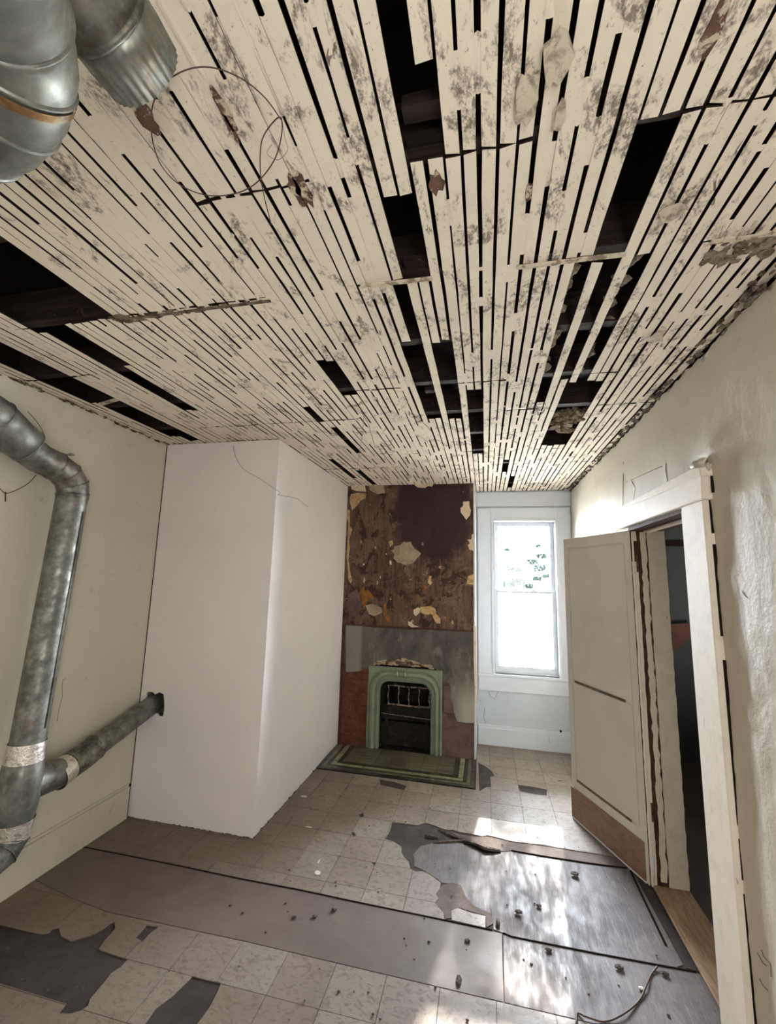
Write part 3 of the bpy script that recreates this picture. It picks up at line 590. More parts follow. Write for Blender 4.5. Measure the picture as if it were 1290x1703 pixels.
for ix in range(-11, 6):
    for iy in range(-10, 8):
        x0, y0 = GX+ix*TS, GY+iy*TS; g = .0013
        if x0 > XR or x0+TS < XL: continue
        sq = [(max(x0+g, XL), y0+g), (min(x0+TS-g, XR+.015), y0+g), (min(x0+TS-g, XR+.015), min(y0+TS-g, YB)), (max(x0+g, XL), min(y0+TS-g, YB))]
        # corners chipped here and there
        for region, hs in ((U, holesU), ([(XL, -1), (XR, -1), (XR, Y2-.001), (.20, Y2-.001), (-1.1, Y2+.002), (-1.85, 2.07), (-2.1, 2.10), (XL, 2.16)], [D1, D2, D3, D4])):
            if region is U and y0+TS < 2.4 or region is not U and y0 > 2.2: continue
            m = MB(); z = rnd(-.0004, .0004)
            hh = [h for h in hs if max(p[0] for p in h) > x0-.01 and min(p[0] for p in h) < x0+TS+.01 and max(p[1] for p in h) > y0-.01 and min(p[1] for p in h) < y0+TS+.01]
            if rnd(0, 1) < .22:
                cx, cy = random.choice([(x0, y0), (x0+TS, y0), (x0, y0+TS), (x0+TS, y0+TS)]); hh = hh+[blob(cx, cy, .010, .010, 7, .35, ix*31+iy)]
            a = cut_sheet(m, sq, [region], hh, lambda p, q: (p, q, ZF+z), Vector((0, 0, -.004)))
            if a < 2e-4: continue
            m.build('tile', MAT['tiles'][0 if rnd(0, 1) < .5 else (1 if rnd(0, 1) < .6 else 2)], fl); ntile += 1
m = MB(); cut_sheet(m, frag, [], [], lambda p, q: (p, q, ZF), Vector((0, 0, -.004))); m.build('tile', MAT['tiles'][2], fl)
# brown hardboard band between the two seams, left part
hb = [(XL, 2.452)]+[FP(200, 1422), FP(300, 1442)]+[c6(0, 550), c6(260, 599), c6(530, 657), c6(870, 727), c6(1080, 772)]+[c6(1120, 782)]+[c6(1124, 950), c6(1130, 1103)]+[(.06, Y2+.003), (-1.1, Y2+.006), (-1.85, 2.074), (-2.1, 2.104), (XL, 2.164)]
m = MB(); cut_sheet(m, hb, [], [], lambda p, q: (p, q, ZF+.001), Vector((0, 0, -.005))); m.build('hardboard_sheet', MAT['hardboard'], fl, label='long brown hardboard sheet between the tile areas')
# sheet at right between them
hc = [c6(1126, 784)]+[c8(0, 998), c8(440, 1086), c8(990, 1186), (XR+.01, 2.43), (XR+.01, Y2+.004), (.064, Y2+.003), c6(1134, 1103), c6(1130, 950)]
m = MB(); cut_sheet(m, hc, [], [], lambda p, q: (p, q, ZF+.0005), Vector((0, 0, -.0045))); m.build('grey_sheet', MAT['plysheet'], fl, label='pale scuffed grey sheet beside the hardboard')
# shiny sheet between tiles and seam, right
hd = [c6(*p) for p in [(905, 385), (960, 392), (990, 405), (1040, 432), (1110, 432)]]+[c8(0, 534), c8(180, 566), c8(430, 604), c8(615, 628), (.845, 3.17), (.86, 2.47)]+[c8(880, 1155), c8(440, 1078), c8(0, 990), c6(1126, 776), c6(1085, 760), c6(1080, 700), c6(960, 640), c6(930, 570), c6(860, 560), c6(845, 545), c6(780, 505), c6(745, 490), c6(740, 440), c6(770, 405), c6(830, 390)]
m = MB(); cut_sheet(m, hd, [], [frag], lambda p, q: (p, q, ZF-.0015), Vector((0, 0, -.0025))); m.build('plywood_sheet', MAT['plysheet'], fl, label='large glossy worn plywood sheet in the sunlight')
he = [(.855, 3.2), (XR+.02, 3.2), (XR+.02, 2.445), (.868, 2.455)]
m = MB(); cut_sheet(m, he, [], [], lambda p, q: (p, q, ZF-.001), Vector((0, 0, -.003))); m.build('edge_strip', MAT['felt'], fl, label='narrow dark grey strip beside the threshold')
# narrow brown band and the lifting torn edge
hf = [c6(1062, 362), c8(0, 484), c8(170, 504), c8(330, 532), c8(560, 566), (XR+.02, 3.285), (XR+.02, 3.2), c8(615, 622), c8(430, 598), c8(180, 560), c8(0, 528), c6(1110, 426), c6(1040, 424), c6(990, 396), c6(905, 345), c6(940, 352), c6(1010, 365)]
m = MB(); cut_sheet(m, hf, [], [], lambda p, q: (p, q, ZF-.002), Vector((0, 0, -.002))); m.build('felt_strip', MAT['brownfelt'], fl, label='narrow brown strip of felt along the torn tiles')
he = [c6(*p) for p in [(860, 575), (905, 560), (945, 572), (965, 620), (1000, 660), (1080, 695), (1085, 735), (1055, 752), (1050, 702), (930, 668), (905, 682), (905, 712), (878, 716), (872, 690), (836, 652), (852, 628), (840, 612)]]
m = MB(); cut_sheet(m, he, [], [], lambda p, q: (p, q, ZF-.0012), Vector((0, 0, -.002))); m.build('felt_patch', MAT['brownfelt'], fl, label='brown torn felt patch at the end of the tiles')
def splinter(name, pts, wdt, mat, label, lift=.006):
    m = MB(); n = len(pts); vs = []
    for i, p in enumerate(pts):
        p = Vector(p); q = Vector(pts[min(i+1, n-1)])-Vector(pts[max(i-1, 0)]); nn = Vector((-q.y, q.x)).normalized(); k = wdt*(.3+.7*math.sin(math.pi*(i+.3)/(n+.0)))*rnd(.6, 1.2)
        h = ZF+.0005+lift*math.sin(math.pi*i/(n-1)); a = p+nn*k; b = p-nn*k
        vs += [(a.x, a.y, ZF), (b.x, b.y, ZF), (b.x, b.y, h+.003), (a.x, a.y, h+.005)]
    fs = []
    for i in range(n-1):
        for k in range(4): fs.append((i*4+k, i*4+(k+1) % 4, i*4+4+(k+1) % 4, i*4+4+k))
    fs += [(0, 1, 2, 3), (n*4-1, n*4-2, n*4-3, n*4-4)]
    m.add(vs, fs); return m.build(name, mat, fl, label=label)
splinter('torn_edge', [c6(*p) for p in [(850, 335), (900, 358), (950, 378), (985, 392), (1010, 405), (1040, 418), (1080, 420), (1115, 426)]], .010, MAT['chip'], 'curled torn edge of felt between sheet and tiles')
splinter('torn_edge', [c6(*p) for p in [(955, 395), (985, 402), (1015, 412), (1050, 430), (1080, 432), (1115, 430)]], .012, MAT['dark'], 'dark curled torn edge near the sun patch', .012)
splinter('torn_edge', [c6(*p) for p in [(790, 362), (815, 366), (850, 370)]], .007, MAT['chip'], None)
splinter('torn_edge', [c6(*p) for p in [(825, 392), (880, 388), (950, 384), (985, 388)]], .005, MAT['brownfelt'], None, .003)
# black seams
for pts in ([(XL, 2.456), FP(200, 1421), FP(300, 1441), c6(0, 547), c6(260, 596), c6(530, 654), c6(870, 724), c6(1080, 768)], [c6(1126, 780), c8(0, 994), c8(440, 1082), c8(990, 1184)], [c8(640, 640), c8(700, 770), c8(830, 1040)], [c8(0, 531), c8(180, 563), c8(430, 601), c8(620, 626)]):
    m = MB(); m.tube([Vector((p[0], p[1], ZF-.001)) for p in pts], .0062, 5); m.build('seam', MAT['dark'], fl)

# ------------------------------------------------------------------ chimney breast, fireplace, hearth
cb = empty('chimney_breast', ((XB+XC)/2, YC, ZF), 'brown peeled chimney breast with layers of torn wallpaper', 'chimney', 'structure')
SX0, SX1, SZ1, OX0, OX1, OZ1 = -1.171, -.416, -.895, -1.044, -.530, -1.035
m = MB(); cut_sheet(m, [(XB, -.52), (XC-.02, -.52), (XC-.02, ZC), (XB, ZC)], [], [], lambda a, b: (a, YC, b), Vector((0, .1, 0))); 
m.box(XB, XC-.02, YC+.1, YB, -.52, ZC); 
m.build('peeled_wallpaper', MAT['chimney'], cb, label='upper chimney face of peeled brown wallpaper')
m = MB(); cut_sheet(m, [(XB, ZF), (XC-.02, ZF), (XC-.02, -.52), (XB, -.52)], [], [[(OX0-.03, ZF-.1), (OX1+.03, ZF-.1), (OX1+.03, OZ1+.02), (OX0-.03, OZ1+.02)]], lambda a, b: (a, YC+.012, b), Vector((0, .1, 0)))
m.build('scratch_plaster', MAT['brownplaster'], cb, label='bare brown plaster low on the chimney')
m = MB(); m.box(XC-.02, XC, YC-.004, YB, ZF, ZC-.002); m.build('corner_board', MAT['trim'], cb, bevel=.002, label='narrow pale board on the right corner of the chimney')
m = MB(); m.box(XC-.024, XC+.003, YC-.006, YC+.01, -1.18, -.45, .002); m.build('paint_strip', MAT['scrapw'], cb)
def ch2(px, py): p = W(px, py, 'y', YC); return (p.x, p.z)
# grey sooty coat
cc = lambda x, y: ch2(540+x/4.607, 1030+y/4.607)
coat = [cc(*p) for p in [(165, 45), (260, 48), (380, 62), (520, 68), (660, 78), (800, 78), (950, 88), (1080, 95), (1140, 105), (1140, 300), (1146, 500), (1148, 792), (1080, 790), (1015, 780), (1000, 740), (985, 700), (985, 660), (960, 600), (965, 540), (950, 480), (905, 470), (900, 400), (860, 385), (760, 350), (730, 330), (680, 335), (620, 310), (560, 320), (500, 300), (440, 310), (380, 335), (342, 350), (335, 372), (300, 378), (270, 395), (225, 400), (163, 402)]]
m = MB(); cut_sheet(m, coat, [], [[(SX0+.004, ZF-.1), (SX1-.004, ZF-.1), (SX1-.004, SZ1-.01), (SX0+.004, SZ1-.01)]], lambda a, b: (a, YC-.010, b), Vector((0, .022, 0)))
m.build('grey_plaster_coat', MAT['coat'], cb, label='grey sooty plaster coat above and right of the fireplace')
m = MB(); m.box(XB+.03, XC-.02, YC-.016, YC+.01, -.506, -.494, .002); m.build('ledge', MAT['oldwood'], cb, label='thin dark ledge across the chimney')
# broken mound of plaster over the surround
m = MB(); random.seed(31)
for i in range(46):
    u = rnd(0, 1); x_ = SX0+.03+u*.62; h = .055*math.sin(math.pi*u)+.02
    m.lump((x_, YC-.006, SZ1+.012+rnd(0, h)), rnd(.010, .026), i, (1.5, .55, .6), .5)
m.build('broken_mortar', MAT['flue'], cb, kind='stuff', label='lumpy broken mortar over the fireplace')
m = MB(); m.box(SX0+.02, SX1-.06, YC-.012, YC+.002, SZ1+.0, SZ1+.016, .003); m.build('lintel_gap', MAT['dark'], cb)
# bricks left of the surround
m = MB(); m.box(XB+.005, SX0, YC-.002, YC+.012, ZF, -.90); m.build('brick_mortar', MAT['mortar'], cb)
z = ZF+.004; row = 0; random.seed(41)
while z < -.965:
    h = .062; x_ = XB+.03-(.10 if row % 2 else 0)
    while x_ < SX0-.01:
        a = max(x_, XB+.03); b = min(x_+.195, SX0-.004)
        if b-a > .02:
            m = MB(); y_ = YC-.008+rnd(-.003, .002); m.box(a, b, y_, YC+.01, z, z+h-.008, .0015); m.build('brick', MAT['brick'], cb, bevel=.003)
        x_ += .205
    z += h+.004; row += 1
for i, (a, b) in enumerate([(.16, .24), (.06, .15)]):
    pass
m = MB(); m.box(SX1+.01, SX1+.13, YC-.008, YC+.012, -1.29, -1.04, .003); m.build('brick', MAT['brownplaster'], cb, bevel=.004)
# dark strip at left corner
m = MB(); m.box(XB+.001, XB+.028, YC-.004, YC+.01, ZF, -.5, .002); m.build('corner_dark_strip', MAT['oldwood'], cb)
# torn scraps and the flue patch on the upper face
c1 = lambda x, y: ch2(550+x/4.778, 780+y/4.778)
def scrap(pts, mat, name='wallpaper_scrap', th=.004, label=None):
    m = MB(); cut_sheet(m, [c1(*p) for p in pts], [], [], lambda a, b: (a, YC-th, b), Vector((0, th+.001, 0))); return m.build(name, MAT[mat], cb, label=label)
fp = blob(0, 0, 1, 1, 26, .2, 3)
scrap([(592+a*105, 672+b*85) for a, b in fp], 'flue', 'flue_patch', .008, 'rough round tan plaster patch over the old flue hole')
scrap([(160, 200), (210, 190), (282, 195), (275, 235), (235, 250), (215, 285), (170, 330), (150, 260)], 'scrap')
scrap([(1050, 260), (1100, 256), (1100, 290), (1112, 330), (1105, 370), (1090, 385), (1075, 405), (1055, 375), (1032, 345), (1030, 310), (1050, 295)], 'scrapw')
scrap([(1085, 560), (1115, 560), (1120, 520), (1135, 515), (1135, 650), (1100, 640), (1088, 605), (1105, 590)], 'scrapw')
scrap([(1090, 850), (1135, 835), (1135, 920), (1075, 915)], 'scrap')
scrap([(135, 320), (155, 330), (150, 450), (170, 480), (160, 520), (145, 560), (150, 640), (140, 700), (155, 830), (170, 880), (160, 910), (140, 880), (128, 700), (135, 520), (140, 430), (125, 380)], 'scrap')
scrap([(225, 985), (250, 945), (265, 935), (270, 970), (300, 965), (345, 1015), (330, 1040), (300, 1010), (285, 1060), (262, 1110), (240, 1050)], 'scrapo')
scrap([(655, 1120), (690, 1100), (712, 1108), (705, 1140), (675, 1170), (658, 1150)], 'scrapw')
scrap([(710, 1095), (790, 1090), (830, 1110), (835, 1150), (868, 1185), (870, 1225), (840, 1228), (815, 1185), (800, 1150), (760, 1160), (715, 1140)], 'scrap')
scrap([(612, 1210), (640, 1215), (660, 1240), (700, 1255), (640, 1258), (615, 1240)], 'scrapw')
scrap([(275, 1085), (330, 1070), (400, 1100), (410, 1140), (345, 1170), (300, 1150)], 'flue')
scrap([(135, 990), (200, 965), (240, 1010), (250, 1080), (215, 1165), (150, 1180), (130, 1100)], 'brownplaster')
scrap([(420, 1080), (440, 1060), (445, 1150), (470, 1200), (455, 1225), (425, 1170)], 'scrapo')
scrap([(460, 580), (490, 565), (495, 600), (470, 620)], 'scrap'); scrap([(300, 120), (420, 130), (430, 190), (370, 200), (310, 170)], 'flue')
scrap([(780, 850), (800, 850), (795, 885), (805, 900), (790, 925), (770, 900)], 'scrap'); scrap([(740, 920), (765, 935), (750, 975), (738, 950)], 'scrapo')
scrap([(655, 118), (700, 110), (790, 105), (815, 115), (805, 140), (770, 135), (750, 150), (690, 148)], 'scrapw'); scrap([(160, 135), (270, 125), (280, 180), (200, 175), (165, 160)], 'scrapw')
random.seed(77)
for i in range(26):
    u, v = random.choice([(rnd(160, 480), rnd(420, 760)), (rnd(420, 660), rnd(950, 1240)), (rnd(150, 420), rnd(860, 1230)), (rnd(560, 900), rnd(480, 1230)), (rnd(700, 1120), rnd(1130, 1235))])
    s_ = rnd(5, 16); pts = blob(u, v, s_*.7, s_*rnd(.8, 2), 8, .4, i*3)
    scrap(pts, random.choice(['scrap', 'scrapw', 'scrapo', 'flue']), th=.003)

# cast-iron surround
fs_ = empty('fireplace_surround', ((SX0+SX1)/2, YC-.02, ZF), 'pale green moulded fireplace surround with rounded arch opening', 'fireplace')
def arch(x0, x1, zt, r, n=10):
    z0 = ZF+.0145; pts = [(x0, z0), (x0, z0+.3), (x0, zt-r)]
    for i in range(1, n): a = math.pi-math.pi/2*i/n; pts.append((x0+r+r*math.cos(a), zt-r+r*math.sin(a)))
    pts += [(x0+r, zt), ((x0+x1)/2, zt), (x1-r, zt)]
    for i in range(1, n): a = math.pi/2-math.pi/2*i/n; pts.append((x1-r+r*math.cos(a), zt-r+r*math.sin(a)))
    return pts+[(x1, zt-r), (x1, z0+.3), (x1, z0)]
ins = [(.0, .03, .020), (.012, .03, .034), (.02, .17, .034), (.026, .17, .022), (.034, .165, .022), (.042, .16, .044), (.062, .145, .050), (.078, .13, .040), (.084, .125, .028), (.100, .11, .028), (.108, .10, .040), (.118, .09, .036), (.1265, .08, .012), (.1265, .08, -.015)]
def inset(t_): return SX0+t_, SX1-t_*(.114/.1265), SZ1-t_*(.140/.1265)
rings = []
for (t_, r, d) in ins:
    x0, x1, zt = inset(t_)
    if t_ == 0: pts = arch(x0, x1, zt, .003)
    elif t_ == .012: pts = arch(x0, x1, zt, .012)
    else: pts = arch(x0, x1, zt, r+.02)
    rings.append([Vector((a, YC-d, b)) for a, b in pts])
m = MB(); n = len(rings[0]); vs = [p for rg in [[Vector((p.x, YC+.01, p.z)) for p in rings[0]]]+rings for p in rg]; fs = []
for i in range(len(rings)):
    for k in range(n-1): fs.append((i*n+k, i*n+k+1, (i+1)*n+k+1, (i+1)*n+k))
m.add(vs, fs); m.build('moulded_frame', MAT['green'], fs_, smooth=False)
for xx in (-.86, -.78):
    m = MB(); m.tube([Vector((xx, YC-.055, SZ1-.03)), Vector((xx+.003, YC-.056, SZ1-.075))], .003, 5); m.build('screw', MAT['chipw'], fs_)
# firebox
m = MB(); x0, x1 = OX0-.02, OX1+.02; zt = OZ1+.015
v = [(x0, YC+.01, ZF), (x1, YC+.01, ZF), (x1, YC+.01, zt), (x0, YC+.01, zt), (x0+.08, YC+.38, ZF), (x1-.08, YC+.38, ZF), (x1-.08, YC+.38, zt), (x0+.08, YC+.38, zt)]
m.add(v, [(0, 4, 7, 3), (1, 2, 6, 5), (4, 5, 6, 7), (3, 7, 6, 2), (0, 1, 5, 4)]); m.build('firebox', MAT['soot'], cb, label='sooty black firebox behind the arch')
m = MB(); random.seed(3)
for i in range(60): m.lump((rnd(OX0+.02, OX1-.02), rnd(YC+.19, YC+.3), ZF+rnd(.01, .03)), rnd(.012, .04), i, (1.3, 1.2, .5), .5)
m.build('ash_heap', MAT['ash'], None, label='low heap of brown ash in the fireplace opening', cat='ash', kind='stuff')
gr = empty('fire_grate', ((OX0+OX1)/2, YC+.09, ZF), 'dusty iron basket grate with upright bars inside the fireplace', 'grate')
gz0, gz1 = ch2(680, 1178)[1], ch2(680, 1146)[1]
for z_ in (gz0, gz1):
    m = MB(); m.tube([Vector((OX0+.06+i*(OX1-OX0-.07)/6, YC+.10+.02*math.sin(i/6*math.pi)*-1, z_+rnd(-.002, .002)-.0*i)) for i in range(7)], .008, 6); m.build('rail', MAT['iron'], gr, smooth=True)
for i in range(5):
    xx = OX0+.068+i*(OX1-OX0-.09)/4
    m = MB(); pts = [Vector((xx+.004*math.sin(k*1.3), YC+.086, gz0-.01+(gz1-gz0+.014)*k/8)) for k in range(9)]
    m.tube(pts, [.010, .007, .005, .008, .0055, .008, .005, .007, .010], 7); m.build('bar', MAT['iron'], gr, smooth=True)
m = MB(); m.box(OX0+.01, OX1-.01, YC+.105, YC+.12, gz0-.15, gz0-.01, .001); m.build('front_plate', MAT['soot'], gr)
m = MB(); a = ch2(628, 1189); b = ch2(716, 1202); m.tube([Vector((a[0], YC+.08, a[1])), Vector((b[0]+.02, YC+.08, b[1]))], .004, 5); m.build('shelf_edge', MAT['iron'], gr)
m = MB(); m.box(OX0+.0, OX1-.0, YC+.09, YC+.12, ZF+.02, gz0-.17, .002); m.build('ash_pan_front', MAT['soot'], gr)
for xx in (OX0+.05, OX1-.05):
    m = MB(); m.box(xx-.012, xx+.012, YC+.10, YC+.13, ZF+.0, gz0-.1, .001); m.build('leg', MAT['soot'], gr)

# hearth: concentric bands of small tiles
HY0, HY1, HX0, HX1 = 3.876, YC-.012, XB+.004, XC-.004
he = empty('hearth', ((HX0+HX1)/2, HY0, ZF), 'worn green tiled hearth slab with dark border bands before the fireplace', 'hearth')
m = MB(); m.box(HX0, HX1, HY0, HY1, ZF-.003, ZF+.006); m.build('hearth_bed', MAT['dark'], he)
random.seed(51)
def strip(x0, x1, y0, y1, mat, along):
    L = (x1-x0) if along == 'x' else (y1-y0); n = max(1, round(L/.15))
    for i in range(n):
        a, b = i/n, (i+1)/n; g = .0015; m = MB()
        if along == 'x': m.box(x0+(x1-x0)*a+g, x0+(x1-x0)*b-g, y0+g, y1-g, ZF-.002, ZF+.011+rnd(0, .0015))
        else: m.box(x0+g, x1-g, y0+(y1-y0)*a+g, y0+(y1-y0)*b-g, ZF-.002, ZF+.011+rnd(0, .0015))
        m.build('tile', mat, he)
bands = [('tile_d', .035), ('tile_g', .035), ('tile_d', .028), ('tile_l', .045), ('tile_d', .045)]
a0 = 0
for mt, bw in bands:
    strip(HX0+a0, HX1-a0, HY0+a0, HY0+a0+bw, MAT[mt], 'x'); strip(HX1-a0-bw, HX1-a0, HY0+a0+bw, HY1, MAT[mt], 'y'); strip(HX0+a0, HX0+a0+bw, HY0+a0+bw, HY1, MAT[mt], 'y'); a0 += bw
y = HY0+a0; r_ = 0
while y < HY1-.01:
    h = min(.058, HY1-y); strip(HX0+a0, HX1-a0, y, y+h, MAT['tile_g'], 'x'); y += h; r_ += 1
m = MB(); m.box(XC-.004, XC+.004, HY0-.004, YC, ZF, ZF+.02, .001); m.build('edge_moulding', MAT['oldwood'], he, label='brown wooden edge on the right side')

# ------------------------------------------------------------------ window
wi = empty('window_1', ((WX0+WX1)/2, YB, WZ0), 'narrow pale double-hung sash window with wide flat casing', 'window', 'structure')
def wbox(name, x0, x1, y0, y1, z0, z1, mat='trim', bev=.002, **k):
    m = MB(); m.box(x0, x1, y0, y1, z0, z1); return m.build(name, MAT[mat], wi, bevel=bev, **k)
wbox('casing', -.072, WX0-.018, YB-.024, YB, -1.0, .80); wbox('casing', WX1+.018, XR-.012, YB-.024, YB, -1.0, .80)
wbox('head_casing', WX0-.018, WX1+.018, YB-.024, YB, WZ1+.012, .80)
wbox('inner_bead', WX0-.018, WX0+.012, YB-.034, YB, WZ0, WZ1+.012); wbox('inner_bead', WX1-.012, WX1+.018, YB-.034, YB, WZ0, WZ1+.012); wbox('inner_bead', WX0+.012, WX1-.012, YB-.034, YB, WZ1-.012, WZ1+.012)
wbox('jamb', WX0, WX0+.012, YB, YB+.14, WZ0, WZ1); wbox('jamb', WX1-.012, WX1, YB, YB+.14, WZ0, WZ1); wbox('jamb', WX0+.012, WX1-.012, YB, YB+.14, WZ1-.012, WZ1)
wbox('stool', -.082, XR-.012, YB-.034, YB+.14, WZ0-.026, WZ0); wbox('apron', -.07, XR-.012, YB-.018, YB, -1.15, WZ0-.026)
def sash(y0, z0, z1, bot, top):
    a, b = WX0+.013, WX1-.013; s_ = .042
    f = empty('sash', ((a+b)/2, y0, z0), None, None); f.parent = wi; f.location = Vector(f.location)-ORG[wi.name]
    for nm, q in (('stile', (a, a+s_, z0, z1)), ('stile', (b-s_, b, z0, z1)), ('rail', (a+s_, b-s_, z0, z0+bot)), ('rail', (a+s_, b-s_, z1-top, z1))):
        m = MB(); m.box(q[0], q[1], y0, y0+.032, q[2], q[3]); m.build(nm, MAT['trim'], f, bevel=.003)
    m = MB(); m.box(a+s_, b-s_, y0+.014, y0+.017, z0+bot, z1-top); m.build('pane', MAT['glass'], f)
sash(YB+.045, WZ0+.012, -.10, .062, .034); sash(YB+.085, -.135, WZ1-.013, .034, .045)
wbox('sill_gap_trim', WX0+.013, WX1-.013, YB+.03, YB+.10, WZ0, WZ0+.0115)
for xx in (.34, .52):
    m = MB(); m.lump((xx, YB+.06, -.093), .016, 3, (1.5, 1, .7), .2); m.build('sash_lock', MAT['trim'], wi, smooth=True)

# ------------------------------------------------------------------ doorway trim and jambs
dt = empty('trim_2', (XR, 2.6, ZF), 'thick cream painted door casing and jambs with peeling paint', 'door frame', 'structure')
m = MB(); m.box(XR-.034, XR+.006, 1.99, DY0+.01, ZF, DZ+.012); m.build('side_casing', MAT['casing'], dt, bevel=.004, label='wide chipped casing on the near side of the doorway')
hp = [(3.235, DZ+.004), (1.965, DZ-.004), (1.955, DZ+.105), (2.0, DZ+.128), (3.23, DZ+.135)]
m = MB(); m.prism([Vector((XR-.046, y_, z_)) for y_, z_ in hp], Vector((.05, 0, 0))); m.build('head_casing', MAT['casing'], dt, bevel=.004)
m = MB(); m.prism([Vector((XR-.052, y_, z_)) for y_, z_ in [(2.62, DZ+.105), (1.95, DZ+.088), (1.95, DZ+.128), (2.02, DZ+.140), (2.7, DZ+.142), (3.1, DZ+.137)]], Vector((.05, 0, 0))); m.build('head_cap', MAT['casing'], dt, bevel=.004)
m = MB(); m.box(XR-.02, XR+.006, DY1-.003, 3.13, ZF, DZ); m.build('side_casing', MAT['casing'], dt, bevel=.003, label='far side casing behind the open door')
TX = XR+.18
m = MB(); m.box(XR-.015, TX, DY1-.02, DY1+.005, ZF+.008, DZ); m.build('jamb', MAT['oldwood'], dt, label='far jamb of bare brown wood under flaking paint')
m = MB(); m.box(XR-.03, TX, DY0-.005, DY0+.02, ZF+.008, DZ-.02); m.build('jamb', MAT['casing'], dt)
m = MB(); m.box(XR-.02, TX, DY0+.02, DY1-.02, DZ-.022, DZ); m.build('head_jamb', MAT['oldwood'], dt, label='head jamb with bare streaky wood')
m = MB(); m.box(XR+.06, XR+.10, DY0+.02, DY1-.02, DZ-.034, DZ-.022); m.build('stop', MAT['casing'], dt, bevel=.002)
random.seed(61)
def pstrip(xa, xb, z0, z1, j, th=.004):
    L = int((z1-z0)/.035); lp = [(xa+rnd(-j, j), z0+(z1-z0)*i/L) for i in range(L+1)]; rp = [(xb+rnd(-j, j), z0+(z1-z0)*i/L) for i in range(L, -1, -1)]
    m = MB(); cut_sheet(m, lp+rp, [], [], lambda a, b: (a, DY1-.02-th, b), Vector((0, th+.001, 0))); m.build('paint_strip', MAT['casing'], dt)
pstrip(XR-.012, XR+.020, ZF+.02, .14, .002); pstrip(XR-.008, XR+.018, .27, DZ-.025, .003)
pstrip(XR+.042, XR+.072, ZF+.04, DZ-.03, .005); pstrip(XR+.080, TX-.002, ZF+.012, DZ-.023, .0022, .008)
m = MB(); m.box(XR-.01, XR+.0, DY1-.03, DY1-.02, ZF+.01, DZ-.04); m.build('stop', MAT['casing'], dt, bevel=.002)
m = MB(); m.prism([Vector((XR-.006, DY0+.02, ZF+.006)), Vector((TX, DY0+.02, ZF+.006)), Vector((TX, DY1-.02, ZF+.006)), Vector((XR-.006, DY1-.02, ZF+.006))], Vector((0, 0, .014)))
m.build('threshold', MAT['thresh'], dt, bevel=.004, label='worn tan wooden threshold')
m = MB(); m.box(XR+.0, XR+.012, YR, 2.045, ZF-.01, ZF+.02); 
m = MB(); m.lump((XR-.03, 2.0, DZ+.150), .040, 8, (.5, 1.2, .6), .35, 2); m.lump((XR-.02, 1.96, DZ+.13), .026, 9, (.5, 1, .8), .35, 2); m.build('plaster_lump', MAT['wall_r'], dt, smooth=True, label='thick lump of plaster on the end of the door head')
# dark gap where plaster has parted from the casing
pts = [Vector((XR-.006, 1.99, z_)) for z_ in lin(.44, ZF+.05, 46)]
m = MB()
for i in range(len(pts)-1):
    if i in (5, 14, 15, 29, 33): continue
    k = max(.0004, .0018+.003*noise.noise(Vector((i*.45, 0, 0)))); m.box(XR-.011, XR+.004, 1.989-k, 1.992, pts[i+1].z, pts[i].z)
m.build('parting_gap', MAT['dark'], dt)
m = MB(); m.box(XR-.014, XR+.0, 1.950, 1.954, DZ+.02, DZ+.09); m.build('parting_gap', MAT['dark'], dt)

# ------------------------------------------------------------------ open door leaf
HG = Vector((.900, 2.985, 0)); FR = Vector((.613, 3.640, 0)); d = (FR-HG); DW = d.length; d.normalize(); nrm = Vector((d.y, -d.x, 0))   # to the far side
if nrm.x < 0: nrm = -nrm
def DP(u, z_, t_=0): return Vector((HG.x, HG.y, 0))+d*u+nrm*t_+Vector((0, 0, z_))
do = empty('door_1', (HG.x, HG.y, ZF), 'cream painted door standing open into the room with a brown kick board', 'door', 'structure')
zb, zt = ZF+.012, .338
def dbox(name, u0, u1, z0, z1, t0, t1, mat='door', par=None, bev=.0015, **k):
    m = MB(); m.obox(DP(u0, z0, t0), d*(u1-u0), nrm*(t1-t0), Vector((0, 0, z1-z0))); return m.build(name, MAT[mat], par or do, bevel=bev, **k)
dbox('door_core', .0, DW, zb, zt, .006, .038)
# raised stiles and rails on the room face (the camera side), grooves left between them
dbox('stile', .0, .055, zb+.0, zt, 0, .006); dbox('stile', DW-.055, DW, zb+.26, zt, 0, .006)
dbox('rail', .055, DW-.055, zt-.075, zt, 0, .006)
dbox('panel', .062, DW-.062, -.715, zt-.085, .0, .006, label='large flat upper panel'); dbox('panel', .062, DW-.062, zb+.275, -.735, .0, .006, label='flat lower panel')
dbox('rail', .055, DW-.055, -.733, -.717, .003, .006); dbox('rail', .055, DW-.0, zb+.20, zb+.262, 0, .006)
dbox('groove', .12, DW-.08, -.734, -.718, -.0012, .004, 'slot', label='dark routed slot across the middle'); dbox('groove', .12, DW-.06, zb+.258, zb+.276, -.0012, .004, 'slot', label='dark routed slot above the kick board')
dbox('kick_board', .025, DW+.002, zb+.0, zb+.205, -.008, .0055, 'kick', label='brown kick board')
dbox('bottom_edge', .02, DW, zb-.006, zb+.004, -.010, .03, 'trim')
for z_, nm in ((.12, 0), (-1.30, 1)):
    m = MB(); p = DP(-.006, z_-.045, .03)+Vector((0, -.012, 0)); m.tube([p, p+Vector((0, 0, .09))], .007, 8); m.box(p.x-.004, p.x+.03, p.y+.004, p.y+.012, p.z, p.z+.09, .001)
    m.tube([p+Vector((0, 0, .09)), p+Vector((0, 0, .10))], .009, 8); m.build('hinge', MAT['steel'], do, bevel=0, label='old rusty hinge')
m = MB(); p = DP(-.004, zb, .02); m.tube([p+Vector((-.004, -.012, .155)), p+Vector((-.004, -.012, .02))], [.013, .004], 8); m.build('paint_runs', MAT['trim'], do, smooth=True)

